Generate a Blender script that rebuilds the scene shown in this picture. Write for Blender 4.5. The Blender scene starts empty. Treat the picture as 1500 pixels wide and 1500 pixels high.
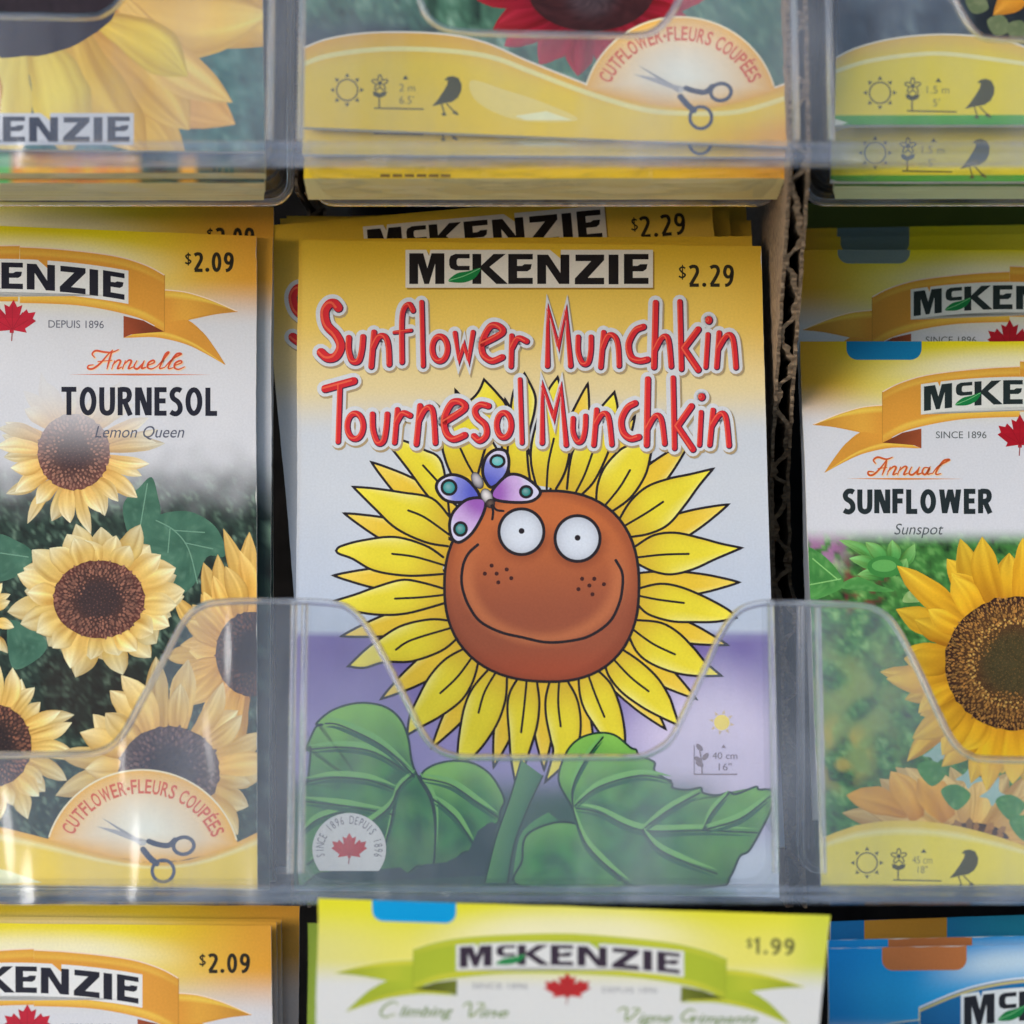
import bpy, math, random
from mathutils import Vector, noise
from mathutils.geometry import tessellate_polygon

random.seed(7)
SC = bpy.context.scene
COL = SC.collection

# ------------------------------------------------------------------ camera, sky, sun, exposure
K = 0.1793 / 0.6 / 1500          # width of one photograph pixel, per metre of distance
cam = bpy.data.cameras.new('camera'); cam_o = bpy.data.objects.new('camera', cam); COL.objects.link(cam_o)
cam_o.location = (0, -0.6, 0); cam_o.rotation_euler = (math.radians(90), 0, 0)
cam.sensor_width = 36; cam.lens = 36 / (1500 * K)
cam.clip_start = 0.02; cam.clip_end = 100
cam.dof.use_dof = True; cam.dof.focus_distance = 0.609; cam.dof.aperture_fstop = 14.5
SC.camera = cam_o
SUN_EL, SUN_AZ = math.radians(14), math.radians(-46)      # azimuth from behind the camera, minus = from the left
world = bpy.data.worlds.new('World'); SC.world = world; world.use_nodes = True
wn = world.node_tree.nodes; bg = wn['Background']
sky = wn.new('ShaderNodeTexSky'); sky.sky_type = 'NISHITA'; sky.sun_disc = False
sky.sun_elevation = SUN_EL
sky.sun_rotation = math.pi - SUN_AZ
sky.dust_density = 0.8; sky.air_density = 1.0; sky.ozone_density = 2.5
world.node_tree.links.new(sky.outputs[0], bg.inputs[0]); bg.inputs[1].default_value = 0.15
sun = bpy.data.lights.new('sun', 'SUN'); sun.energy = 2.3; sun.angle = math.radians(40); sun.color = (1, 0.97, 0.95)
sun_o = bpy.data.objects.new('sun', sun); COL.objects.link(sun_o)
sdir = Vector((math.sin(SUN_AZ) * math.cos(SUN_EL), -math.cos(SUN_AZ) * math.cos(SUN_EL), math.sin(SUN_EL)))
sun_o.rotation_euler = sdir.to_track_quat('Z', 'Y').to_euler()
SC.view_settings.view_transform = 'Standard'; SC.view_settings.look = 'None'
SC.view_settings.exposure = 0.19; SC.view_settings.gamma = 1.0; SC.view_settings.use_curve_mapping = False
SC.render.engine = 'CYCLES'
SC.cycles.transparent_max_bounces = 32; SC.cycles.use_adaptive_sampling = True; SC.cycles.adaptive_threshold = 0.03; SC.cycles.max_bounces = 6; SC.cycles.diffuse_bounces = 3; SC.cycles.glossy_bounces = 3

# ------------------------------------------------------------------ materials
def lin(v):
    v = v / 255.0
    return v / 12.92 if v <= 0.04045 else ((v + 0.055) / 1.055) ** 2.4
INK = (1.01, 1.005, .985)
def C(r, g, b):                     # ink on white paper, from its photographed value
    return (min(lin(r) * INK[0], .86), min(lin(g) * INK[1], .86), min(lin(b) * INK[2], .86))
def mix(a, b, t):
    t = max(0.0, min(1.0, t)); return tuple(x + (y - x) * t for x, y in zip(a, b))
def ss(a, b, x):
    t = max(0.0, min(1.0, (x - a) / (b - a))); return t * t * (3 - 2 * t)

def new_mat(name):
    m = bpy.data.materials.new(name); m.use_nodes = True
    nt = m.node_tree; return m, nt, nt.nodes, nt.nodes['Principled BSDF']
def make_print_mat(name, rough, grain, bump):
    m, nt, N, p = new_mat(name)
    at = N.new('ShaderNodeAttribute'); at.attribute_name = 'ink'
    tc = N.new('ShaderNodeTexCoord')
    nz = N.new('ShaderNodeTexNoise'); nz.inputs['Scale'].default_value = 2600; nz.inputs['Detail'].default_value = 3
    mr = N.new('ShaderNodeMapRange'); mr.inputs['From Min'].default_value = .3; mr.inputs['From Max'].default_value = .7
    mr.inputs['To Min'].default_value = 1 - grain; mr.inputs['To Max'].default_value = 1 + grain * .5
    mx = N.new('ShaderNodeVectorMath'); mx.operation = 'SCALE'
    L = nt.links.new
    L(tc.outputs['Object'], nz.inputs['Vector']); L(nz.outputs['Fac'], mr.inputs['Value'])
    L(at.outputs['Color'], mx.inputs[0]); L(mr.outputs[0], mx.inputs['Scale']); L(mx.outputs[0], p.inputs['Base Color'])
    n2 = N.new('ShaderNodeTexNoise'); n2.inputs['Scale'].default_value = 30; n2.inputs['Detail'].default_value = 2
    L(tc.outputs['Object'], n2.inputs['Vector'])
    b = N.new('ShaderNodeBump'); b.inputs['Strength'].default_value = bump; b.inputs['Distance'].default_value = .002
    L(n2.outputs['Fac'], b.inputs['Height']); L(b.outputs[0], p.inputs['Normal'])
    p.inputs['Roughness'].default_value = rough; p.inputs['Specular IOR Level'].default_value = .22
    return m
PRINT = make_print_mat('printed_paper', .42, .06, .55)

def plastic_mat(name, haze, hazecol, rough, bump, tint=(.985, .99, .992), refl=1.0, glass=0, graze=.7):
    m = bpy.data.materials.new(name); m.use_nodes = True
    nt = m.node_tree; N = nt.nodes; N.clear(); L = nt.links.new
    out = N.new('ShaderNodeOutputMaterial')
    tr = N.new('ShaderNodeBsdfTransparent'); tr.inputs[0].default_value = (*tint, 1)
    gl = N.new('ShaderNodeBsdfGlossy'); gl.inputs['Roughness'].default_value = rough
    df = N.new('ShaderNodeBsdfDiffuse'); df.inputs[0].default_value = (*hazecol, 1)
    tl = N.new('ShaderNodeBsdfTranslucent'); tl.inputs[0].default_value = (*hazecol, 1)
    ad = N.new('ShaderNodeMixShader'); ad.inputs[0].default_value = .35
    tc = N.new('ShaderNodeTexCoord'); mp = N.new('ShaderNodeMapping'); mp.inputs['Scale'].default_value = (62, 62, 15)
    nz = N.new('ShaderNodeTexNoise'); nz.inputs['Scale'].default_value = 1; nz.inputs['Detail'].default_value = 1.5
    L(tc.outputs['Object'], mp.inputs[0]); L(mp.outputs[0], nz.inputs['Vector'])
    bp = N.new('ShaderNodeBump'); bp.inputs['Strength'].default_value = bump; bp.inputs['Distance'].default_value = .003
    rp = N.new('ShaderNodeValToRGB'); rp.color_ramp.interpolation = 'EASE'; rp.color_ramp.elements[0].position = .42; rp.color_ramp.elements[1].position = .68
    L(nz.outputs['Fac'], rp.inputs[0]); L(rp.outputs[0], bp.inputs['Height'])
    fr = N.new('ShaderNodeLayerWeight'); fr.inputs['Blend'].default_value = .5
    L(bp.outputs[0], fr.inputs['Normal']); L(bp.outputs[0], gl.inputs['Normal'])
    pw = N.new('ShaderNodeMath'); pw.operation = 'POWER'; pw.inputs[1].default_value = 5; L(fr.outputs['Facing'], pw.inputs[0])
    mu = N.new('ShaderNodeMath'); mu.operation = 'MULTIPLY_ADD'; mu.inputs[1].default_value = graze * refl; mu.inputs[2].default_value = .04 * refl; mu.use_clamp = True
    L(pw.outputs[0], mu.inputs[0])
    # cloudy pale veil mixed in to stand for reflected light on the sheet
    n3 = N.new('ShaderNodeTexNoise'); n3.inputs['Scale'].default_value = 1; n3.inputs['Detail'].default_value = 4
    mp3 = N.new('ShaderNodeMapping'); mp3.inputs['Scale'].default_value = (70, 70, 26); L(tc.outputs['Object'], mp3.inputs[0]); L(mp3.outputs[0], n3.inputs['Vector'])
    mr = N.new('ShaderNodeMapRange'); mr.inputs['From Min'].default_value = .3; mr.inputs['From Max'].default_value = .75
    mr.inputs['To Min'].default_value = haze * .15; mr.inputs['To Max'].default_value = haze * 2.9
    L(n3.outputs['Fac'], mr.inputs['Value'])
    L(df.outputs[0], ad.inputs[1]); L(tl.outputs[0], ad.inputs[2])
    m1 = N.new('ShaderNodeMixShader'); L(mr.outputs[0], m1.inputs[0]); L(tr.outputs[0], m1.inputs[1]); L(ad.outputs[0], m1.inputs[2])
    m2 = N.new('ShaderNodeMixShader'); L(mu.outputs[0], m2.inputs[0]); L(m1.outputs[0], m2.inputs[1]); L(gl.outputs[0], m2.inputs[2])
    if glass:
        gs = N.new('ShaderNodeBsdfGlass'); gs.inputs['IOR'].default_value = 1.35; gs.inputs['Roughness'].default_value = .05
        m3 = N.new('ShaderNodeMixShader'); m3.inputs[0].default_value = glass; L(m2.outputs[0], m3.inputs[1]); L(gs.outputs[0], m3.inputs[2]); L(m3.outputs[0], out.inputs[0])
    else: L(m2.outputs[0], out.inputs[0])
    return m
CLEAR = plastic_mat('clear_plastic', .062, (.56, .59, .68), .10, .30)
POCKET = plastic_mat('pocket_plastic', .014, (.50, .58, .74), .08, .9, (.99, .99, .99), 1.0, 0, .35)
RIM = plastic_mat('plastic_edge', .20, (.72, .76, .86), .12, .2, (.94, .95, .97), 1.6, .55)
RAIL = plastic_mat('plastic_rail', .06, (.62, .67, .82), .14, .3, (.97, .98, .985), 1.5)

def board_mat(name, c1, c2, scale):
    m, nt, N, p = new_mat(name); L = nt.links.new
    tc = N.new('ShaderNodeTexCoord'); nz = N.new('ShaderNodeTexNoise'); nz.inputs['Scale'].default_value = scale; nz.inputs['Detail'].default_value = 6
    cr = N.new('ShaderNodeValToRGB'); cr.color_ramp.elements[0].position = .3; cr.color_ramp.elements[1].position = .72
    cr.color_ramp.elements[0].color = (*c1, 1); cr.color_ramp.elements[1].color = (*c2, 1)
    L(tc.outputs['Object'], nz.inputs['Vector']); L(nz.outputs['Fac'], cr.inputs[0]); L(cr.outputs[0], p.inputs['Base Color'])
    b = N.new('ShaderNodeBump'); b.inputs['Strength'].default_value = .5; b.inputs['Distance'].default_value = .0004
    L(nz.outputs['Fac'], b.inputs['Height']); L(b.outputs[0], p.inputs['Normal'])
    p.inputs['Roughness'].default_value = .85
    return m
KRAFT = board_mat('kraft_board', (.11, .07, .04), (.30, .21, .13), 900)
DARK = board_mat('black_board', (.004, .004, .004), (.010, .009, .009), 300); DARK.node_tree.nodes['Principled BSDF'].inputs['Specular IOR Level'].default_value = .05  # near black, the shade behind the packets put into its colour

# ------------------------------------------------------------------ planes: photograph position -> point on a leaning sheet
class Plane:
    def __init__(s, py, d, b):
        Z = (750 - py) * K; s.b = b; s.a = d * (1 - b * Z); s.n = math.sqrt(1 + b * b)
    def depth(s, py): return s.a / (1 - s.b * (750 - py) * K)
    def world(s, px, py):
        d = s.depth(py); return Vector(((px - 750) * K * d, d - 0.6, (750 - py) * K * d))
    def set_origin(s, px, py):
        s.o = s.world(px, py)
    def loc(s, px, py, w=0.0):
        q = s.world(px, py) - s.o
        return Vector((q.x, -w, (s.b * q.y + q.z) / s.n))
    def place(s, ob):
        ob.location = s.o; ob.rotation_euler = (-math.atan(s.b), 0, 0)

def tag(o, label, cat, group=None, kind=None):
    if label: o['label'] = label
    if cat: o['category'] = cat
    if group: o['group'] = group
    if kind: o['kind'] = kind

# ------------------------------------------------------------------ 2D helpers (all in photograph units)
def catmull(P, n=6, closed=False):
    P = [Vector((p[0], p[1])) for p in P]; out = []; m = len(P)
    if m < 3 and not closed: return [tuple(p) for p in P]
    rng = range(m) if closed else range(m - 1)
    for i in rng:
        if closed: p0, p1, p2, p3 = P[i - 1], P[i], P[(i + 1) % m], P[(i + 2) % m]
        else: p0, p1, p2, p3 = P[max(i - 1, 0)], P[i], P[i + 1], P[min(i + 2, m - 1)]
        for k in range(n):
            t = k / n
            q = .5 * ((2 * p1) + (p2 - p0) * t + (2 * p0 - 5 * p1 + 4 * p2 - p3) * t * t + (3 * p1 - p0 - 3 * p2 + p3) * t ** 3)
            out.append((q.x, q.y))
    if not closed: out.append(tuple(P[-1]))
    return out
def resample(P, n):
    L = [0.0]
    for a, b in zip(P, P[1:]): L.append(L[-1] + math.hypot(b[0] - a[0], b[1] - a[1]))
    out = []; j = 0
    for i in range(n):
        t = L[-1] * i / (n - 1)
        while j < len(L) - 2 and L[j + 1] < t: j += 1
        f = (t - L[j]) / max(L[j + 1] - L[j], 1e-9)
        out.append((P[j][0] + (P[j + 1][0] - P[j][0]) * f, P[j][1] + (P[j + 1][1] - P[j][1]) * f))
    return out
def crop(x0, y0, s):
    return lambda *pts: [(x0 + x / s, y0 + y / s) for x, y in pts]
def ident(p): return p
def affine(x0, y0, sx, sy, X0, Y0, rot=0.0):      # (x0,y0) -> (X0,Y0), scaled, turned by rot degrees
    c, s = math.cos(math.radians(rot)), math.sin(math.radians(rot))
    def f(p):
        dx, dy = (p[0] - x0) * sx, (p[1] - y0) * sy
        return (X0 + dx * c - dy * s, Y0 + dx * s + dy * c)
    return f

_glyph = {}
def glyphs(body, offset=0.0, shear=0.0):
    key = (body, offset, shear)
    if key not in _glyph:
        cu = bpy.data.curves.new('text', 'FONT'); cu.body = body; cu.offset = offset; cu.shear = shear; cu.resolution_u = 4
        ob = bpy.data.objects.new('text', cu); COL.objects.link(ob)
        dg = bpy.context.evaluated_depsgraph_get(); ev = ob.evaluated_get(dg); me = ev.to_mesh()
        me.calc_loop_triangles()
        V = [(v.co.x, v.co.y) for v in me.vertices]; F = [tuple(t.vertices) for t in me.loop_triangles]
        ev.to_mesh_clear(); bpy.data.objects.remove(ob); bpy.data.curves.remove(cu)
        _glyph[key] = (V, F)
    return _glyph[key]
CAPH = 0.69

# ------------------------------------------------------------------ a printed part of a packet
class Art:
    def __init__(s, packet, name, parent=None, label=None):
        s.pk = packet; s.name = name; s.parent = parent or packet.obj; s.label = label
        s.V = []; s.F = []; s.Cc = []; s.T = ident; s.fade = None; s.clip = packet.clip
    def emit(s, pts, cols, faces, step=2.5e-6):
        pk = s.pk
        pts = [s.T(p) for p in pts]
        X0, X1 = min(p[0] for p in pts), max(p[0] for p in pts); Y0, Y1 = min(p[1] for p in pts), max(p[1] for p in pts)
        z = 1e-5
        for a0, a1, b0, b1, zz in pk.layers:
            if zz >= z and X0 < a1 and X1 > a0 and Y0 < b1 and Y1 > b0: z = zz
        z += step; pk.layers.append((X0, X1, Y0, Y1, z))
        if s.fade: cols = [s.fade(p, c) for p, c in zip(pts, cols)]
        q = s.clip
        def outs(p): return [(b[0] - a[0]) * (p[1] - a[1]) - (b[1] - a[1]) * (p[0] - a[0]) for a, b in zip(q, q[1:] + q[:1])]
        O = [outs(p) for p in pts]
        mp = {}
        def add(p, c):
            s.V.append(pk.plane.loc(p[0], p[1], z)); s.Cc.append(c); return len(s.V) - 1
        for f in faces:
            if all(min(O[i]) >= 0 for i in f):
                idx = []
                for i in f:
                    if i not in mp: mp[i] = add(pts[i], cols[i])
                    idx.append(mp[i])
                s.F.append(idx)
            else:
                poly = [(pts[i], cols[i]) for i in f]
                for a, b in zip(q, q[1:] + q[:1]):
                    nw = []
                    for k in range(len(poly)):
                        (p0, c0), (p1, c1) = poly[k - 1], poly[k]
                        d0 = (b[0] - a[0]) * (p0[1] - a[1]) - (b[1] - a[1]) * (p0[0] - a[0])
                        d1 = (b[0] - a[0]) * (p1[1] - a[1]) - (b[1] - a[1]) * (p1[0] - a[0])
                        if (d0 >= 0) != (d1 >= 0):
                            t = d0 / (d0 - d1)
                            nw.append(((p0[0] + (p1[0] - p0[0]) * t, p0[1] + (p1[1] - p0[1]) * t), mix(c0, c1, t)))
                        if d1 >= 0: nw.append((p1, c1))
                    poly = nw
                    if len(poly) < 3: break
                if len(poly) >= 3: s.F.append([add(p, c) for p, c in poly])
    def fill(s, pts, col, smooth=False, n=6):
        if smooth: pts = catmull(pts, n, True)
        cf = col if callable(col) else (lambda p: col)
        tri = tessellate_polygon([[Vector((p[0], p[1], 0)) for p in pts]])
        s.emit(pts, [cf(p) for p in pts], [tuple(t) for t in tri])
    def fan(s, pts, center, cin, cout, rings=4, power=1.0):      # radial shading from a centre
        n = len(pts); V = [center]; cc = [cin if not callable(cin) else cin(center)]; F = []
        for r in range(1, rings + 1):
            f = r / rings
            for p in pts:
                q = (center[0] + (p[0] - center[0]) * f, center[1] + (p[1] - center[1]) * f)
                V.append(q)
                cc.append(cin(q) if callable(cin) else mix(cin, cout, f ** power))
        for i in range(n): F.append((0, 1 + i, 1 + (i + 1) % n))
        for r in range(rings - 1):
            for i in range(n):
                a = 1 + r * n; b = a + n; j = (i + 1) % n
                F.append((a + i, b + i, b + j, a + j))
        s.emit(V, cc, F)
    def ellipse(s, cx, cy, rx, ry, col, n=28, rot=0):
        s.fill(ell(cx, cy, rx, ry, n, rot), col)
    def stroke(s, pts, w, col, smooth=True, closed=False, cap=True, n=6, taper=None):
        P = catmull(pts, n, closed) if smooth else [tuple(p) for p in pts]
        Q = [P[0]]
        for p in P[1:]:
            if math.hypot(p[0] - Q[-1][0], p[1] - Q[-1][1]) > 1e-3: Q.append(p)
        P = Q; m = len(P); V = []; F = []
        if m < 2: return
        h = w / 2
        for i in range(m):
            a = P[i - 1] if (i > 0 or closed) else P[i]; b = P[(i + 1) % m] if (i < m - 1 or closed) else P[i]
            d1 = Vector((P[i][0] - a[0], P[i][1] - a[1])); d2 = Vector((b[0] - P[i][0], b[1] - P[i][1]))
            if d1.length < 1e-6: d1 = d2
            if d2.length < 1e-6: d2 = d1
            d1 = d1.normalized(); d2 = d2.normalized(); t = d1 + d2
            t = t.normalized() if t.length > 1e-4 else Vector((-d1.y, d1.x))
            nn = Vector((-t.y, t.x)); cosv = max(abs(nn.dot(Vector((-d1.y, d1.x)))), .45)
            hh = h / cosv * (taper(i / (m - 1)) if taper else 1)
            V += [(P[i][0] + nn.x * hh, P[i][1] + nn.y * hh), (P[i][0] - nn.x * hh, P[i][1] - nn.y * hh)]
        for i in range(m if closed else m - 1):
            j = (i + 1) % m; F.append((2 * i, 2 * j, 2 * j + 1, 2 * i + 1))
        if cap and not closed:
            for i, sgn in ((0, -1), (m - 1, 1)):
                a, b = V[2 * i], V[2 * i + 1]; cx, cy = (a[0] + b[0]) / 2, (a[1] + b[1]) / 2
                ux, uy = (a[0] - cx), (a[1] - cy); tx, ty = (uy * sgn, -ux * sgn)
                idx = [2 * i]
                for k in range(1, 6):
                    th = math.pi * k / 6; V.append((cx + ux * math.cos(th) + tx * math.sin(th), cy + uy * math.cos(th) + ty * math.sin(th))); idx.append(len(V) - 1)
                idx.append(2 * i + 1); F.append(tuple(idx))
        cf = col if callable(col) else (lambda p: col)
        s.emit(V, [cf(p) for p in V], F)
    def ribbon(s, A, B, colf, n=12, m=6):                          # sheet between two edge curves; colf(along, across)
        A = resample(A, n); B = resample(B, n); V = []; cc = []; F = []
        for i in range(n):
            for j in range(m):
                t = j / (m - 1); V.append((A[i][0] + (B[i][0] - A[i][0]) * t, A[i][1] + (B[i][1] - A[i][1]) * t)); cc.append(colf(i / (n - 1), t))
        for i in range(n - 1):
            for j in range(m - 1):
                F.append((i * m + j, (i + 1) * m + j, (i + 1) * m + j + 1, i * m + j + 1))
        s.emit(V, cc, F)
    def grid(s, x0, y0, x1, y1, nx, ny, colf):
        V = []; cc = []; F = []
        for j in range(ny + 1):
            for i in range(nx + 1):
                p = (x0 + (x1 - x0) * i / nx, y0 + (y1 - y0) * j / ny); V.append(p); cc.append(colf(p))
        for j in range(ny):
            for i in range(nx):
                a = j * (nx + 1) + i; F.append((a, a + 1, a + nx + 2, a + nx + 1))
        s.emit(V, cc, F)
    def text(s, body, x0, x1, base, cap, col, bold=0.0, shear=0.0, slope=0.0, curve=0.0):
        V, F = glyphs(body, bold, shear)
        if not V: return
        a = min(v[0] for v in V); b = max(v[0] for v in V)
        f = (x1 - x0) / (b - a)
        xm = (x0 + x1) / 2
        P = []
        for v in V:
            x = x0 + (v[0] - a) * f; P.append((x, base - v[1] / CAPH * cap + slope * (x - x0) + curve * ((x - xm) ** 2)))
        s.emit(P, [col] * len(P), F)
    def build(s):
        if not s.F: return None
        me = bpy.data.meshes.new(s.name); me.from_pydata(s.V, [], s.F)
        at = me.color_attributes.new('ink', 'FLOAT_COLOR', 'POINT')
        at.data.foreach_set('color', [x for c in s.Cc for x in (*c, 1)])
        me.materials.append(PRINT)
        ob = bpy.data.objects.new(s.name, me); COL.objects.link(ob); ob.parent = s.parent
        if s.label: ob['label'] = s.label
        return ob

def ell(cx, cy, rx, ry, n=28, rot=0, a0=0, a1=360):
    c, sn = math.cos(math.radians(rot)), math.sin(math.radians(rot)); out = []
    full = abs(a1 - a0) >= 360
    for i in range(n if full else n + 1):
        t = math.radians(a0 + (a1 - a0) * i / n); x, y = rx * math.cos(t), ry * math.sin(t)
        out.append((cx + x * c - y * sn, cy + x * sn + y * c))
    return out

PAPER = (.66, .65, .62)
class Packet:
    def __init__(s, label, quad, py, d, b=.24, colf=None, nx=24, ny=40, group=None, thick=.0011, name='seed_packet', edge=None):
        edge = edge or PAPER
        s.plane = Plane(py, d, b); TL, TR, BR, BL = quad
        s.plane.set_origin((BL[0] + BR[0]) / 2, (BL[1] + BR[1]) / 2)
        s.clip = [TL, TR, BR, BL]; s.layers = []
        colf = colf or (lambda p: PAPER)
        rnd = random.Random(hash(label) % 1000 if False else int(abs(TL[0] * 7 + TR[1] * 13 + d * 1e4)))
        V = []; cc = []; F = []; W = nx + 1
        js = rnd.random() * 50
        for j in range(ny + 1):
            for i in range(W):
                u, v = i / nx, j / ny
                x = (TL[0] * (1 - u) + TR[0] * u) * (1 - v) + (BL[0] * (1 - u) + BR[0] * u) * v
                y = (TL[1] * (1 - u) + TR[1] * u) * (1 - v) + (BL[1] * (1 - u) + BR[1] * u) * v
                if i in (0, nx): x += noise.noise((js + v * 5, i, 0)) * 1.8 + noise.noise((js + v * 60, i, 5)) * .5
                if j in (0, ny): y += noise.noise((js + u * 10, j + 9, 0)) * .9
                V.append(s.plane.loc(x, y, 0)); cc.append(colf((x, y)))
        for j in range(ny):
            for i in range(nx):
                a = j * W + i; F.append((a, a + W, a + W + 1, a + 1))
        per = list(range(W)) + [j * W + nx for j in range(1, ny + 1)] + [ny * W + i for i in range(nx - 1, -1, -1)] + [j * W for j in range(ny - 1, 0, -1)]
        k0 = len(V)
        for i in per:                                   # paper edge, its own vertices so that it stays white
            V.append(V[i].copy()); cc.append(edge)
        k1 = len(V)
        for i in per:
            V.append(V[i] + Vector((0, thick, 0))); cc.append(edge)
        m = len(per)
        for i in range(m):
            j = (i + 1) % m; F.append((k0 + i, k0 + j, k1 + j, k1 + i))
        F.append(tuple(k1 + i for i in range(m)))
        me = bpy.data.meshes.new(name); me.from_pydata(V, [], F)
        at = me.color_attributes.new('ink', 'FLOAT_COLOR', 'POINT'); at.data.foreach_set('color', [x for c in cc for x in (*c, 1)])
        me.materials.append(PRINT)
        s.obj = bpy.data.objects.new(name, me); COL.objects.link(s.obj); s.plane.place(s.obj)
        tag(s.obj, label, 'seed packet', group)
    def art(s, name, parent=None, label=None): return Art(s, name, parent, label)

# ------------------------------------------------------------------ shared artwork
BLACK = C(24, 18, 20); WHITE = C(208, 212, 220); NAVY = C(28, 28, 42)
LOGO = []                                              # canonical box 351.5 x 45
c1 = crop(400 - 0, 280, 3.75); c2 = crop(750, 280, 3.333)
def _L(pts): LOGO.append([(x - 599.5, y - 371) for x, y in pts])
_L([(599.5, 371), (620, 371), (626, 393), (632, 371), (651, 371), (651, 416), (637.5, 416), (637.5, 386), (628.5, 416), (621.5, 416), (612.5, 386), (612.5, 416), (599.5, 416)])
_L([(688, 372), (667, 372), (660, 375), (658, 380), (658, 388), (660, 393), (667, 396), (688, 396), (688, 389.5), (671, 389.5), (669, 387), (669, 381), (671, 378.5), (688, 378.5)])
_L([(692, 372), (705, 372), (705, 389), (723, 372), (741, 372), (717, 391), (744, 416), (727, 416), (705, 395), (705, 416), (692, 416), (692, 408), (698, 402), (702, 395), (692, 397)])
def _E(x): _L([(x, 372), (x + 36, 372), (x + 36, 380), (x + 13, 380), (x + 13, 389.5), (x + 20, 389.5), (x + 24, 387), (x + 34.5, 387), (x + 33, 394), (x + 28, 397.5), (x + 13, 397.5), (x + 13, 407), (x + 36, 407), (x + 36, 416), (x, 416)])
_E(744.5)
_L([(787, 373), (803, 373), (821, 400), (821, 373), (834, 373), (834, 416), (819, 416), (800, 388), (800, 416), (787, 416)])
_L([(843, 373), (885, 373), (885, 381), (861, 407), (885, 407), (885, 416.5), (842, 416.5), (842, 408), (866, 382.5), (843, 382.5)])
_L([(891.5, 373), (906, 373), (906, 416.5), (891.5, 416.5)])
_E(914)
LEAF = [(x - 599.5, y - 371) for x, y in c1((962, 492), (1010, 452), (1070, 440), (1138, 424), (1112, 474), (1060, 500), (1005, 503))]
def densify(P, step=12):
    out = []
    for a, b in zip(P, P[1:] + P[:1]):
        n = max(1, int(math.hypot(b[0] - a[0], b[1] - a[1]) / step))
        for k in range(n): out.append((a[0] + (b[0] - a[0]) * k / n, a[1] + (b[1] - a[1]) * k / n))
    return out
def logo(art, T, ink=BLACK, white=WHITE, halo=10, shadow=None):
    old = art.T; art.T = lambda p: old(T(p))
    back = densify([(-5.5, -5), (25, -5), (29, 4), (31, -5), (142, -5), (188, -5), (206, -5), (222, 8), (222, -5), (357, -5), (357, 50.5), (-5.5, 50.5)])
    if shadow:
        art.T = lambda p: old(T((p[0] + 2.2, p[1] + 2.6))); art.fill(back, shadow); art.T = lambda p: old(T(p))
    art.fill(back, white)
    for L in LOGO: art.fill(densify(L), ink)
    art.fill(catmull(LEAF, 4, True), C(20, 120, 60))
    art.stroke([(LEAF[0][0], LEAF[0][1]), ((LEAF[0][0] + LEAF[3][0]) / 2, (LEAF[0][1] + LEAF[3][1]) / 2 + 2), LEAF[3]], 1.2, C(120, 190, 130), cap=False)
    art.T = old

MAPLE_H = [(0, -50), (8, -34), (18, -39), (14, -16), (27, -30), (31, -22), (45, -25), (40, -10), (47, -5), (26, 13), (30, 22), (4, 18), (4, 24)]
def maple(art, cx, cy, sx, sy, col, rot=0, stem=True):
    P = [(x, y) for x, y in MAPLE_H] + [(-x, y) for x, y in reversed(MAPLE_H)][:-1]
    c, s = math.cos(math.radians(rot)), math.sin(math.radians(rot))
    Q = [(cx + (x * c - y * s) * sx, cy + (x * s + y * c) * sy) for x, y in P]
    art.fill(Q, lambda p: mix(col, tuple(v * .6 for v in col), .5 + .5 * noise.noise((p[0] * .2, p[1] * .2, 3))))
    dk = tuple(v * .55 for v in col)
    for t in ((0, -44), (24, -26), (-24, -26), (38, -6), (-38, -6)):
        art.stroke([(cx, cy + 16 * sy), (cx + t[0] * sx * .85, cy + t[1] * sy * .85)], .9, dk, smooth=False, cap=False)
    if stem: art.stroke([(cx, cy + 20 * sy), (cx - 1, cy + 42 * sy)], 1.6, C(150, 70, 70), cap=False)

# condensed bold capitals and figures drawn as strokes on a box w x 1 (y down)
SF = {
 'T': (.62, [[(0, .08), (.62, .08)], [(.31, .08), (.31, 1)]]),
 'O': (.70, ['O']), '0': (.56, ['O']),
 'U': (.62, [[(.09, 0), (.09, .62), (.14, .85), (.31, .93), (.48, .85), (.53, .62), (.53, 0)]]),
 'R': (.60, [[(.1, 0), (.1, 1)], [(.1, .08), (.26, .075), (.42, .11), (.48, .27), (.42, .44), (.26, .5), (.1, .5)], [(.28, .5), (.52, 1)]]),
 'N': (.66, [[(.09, 1), (.09, 0)], ('/', .02, .64), [(.57, 1), (.57, 0)]]),
 'E': (.50, [[(.5, .08), (.1, .08), (.1, .92), (.5, .92)], [(.1, .48), (.46, .48)]]),
 'S': (.52, [[(.47, .12), (.36, .07), (.2, .09), (.1, .22), (.14, .38), (.32, .5), (.42, .64), (.42, .82), (.3, .93), (.16, .93), (.04, .87)]]),
 'L': (.48, [[(.1, 0), (.1, .92), (.48, .92)]]),
 'F': (.48, [[(.48, .08), (.1, .08), (.1, 1)], [(.1, .48), (.44, .48)]]),
 'W': (.98, [('/', .0, .36), ('/', .62, .36, 1), ('/', .36, .74), ('/', .98, .62, 1)]),
 '2': (.54, [[(.06, .14), (.2, .07), (.38, .1), (.45, .27), (.38, .48), (.1, .92)], [(.06, .93), (.52, .93)]]),
 '9': (.56, [[(.47, .35), (.38, .53), (.2, .53), (.1, .35), (.16, .12), (.28, .07), (.42, .14), (.48, .36), (.42, .72), (.28, .9), (.12, .94)]]),
 '1': (.36, [[(.04, .2), (.22, .07), (.22, 1)]]),
 '.': (.24, ['.']), ' ': (.3, []),
}
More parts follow.
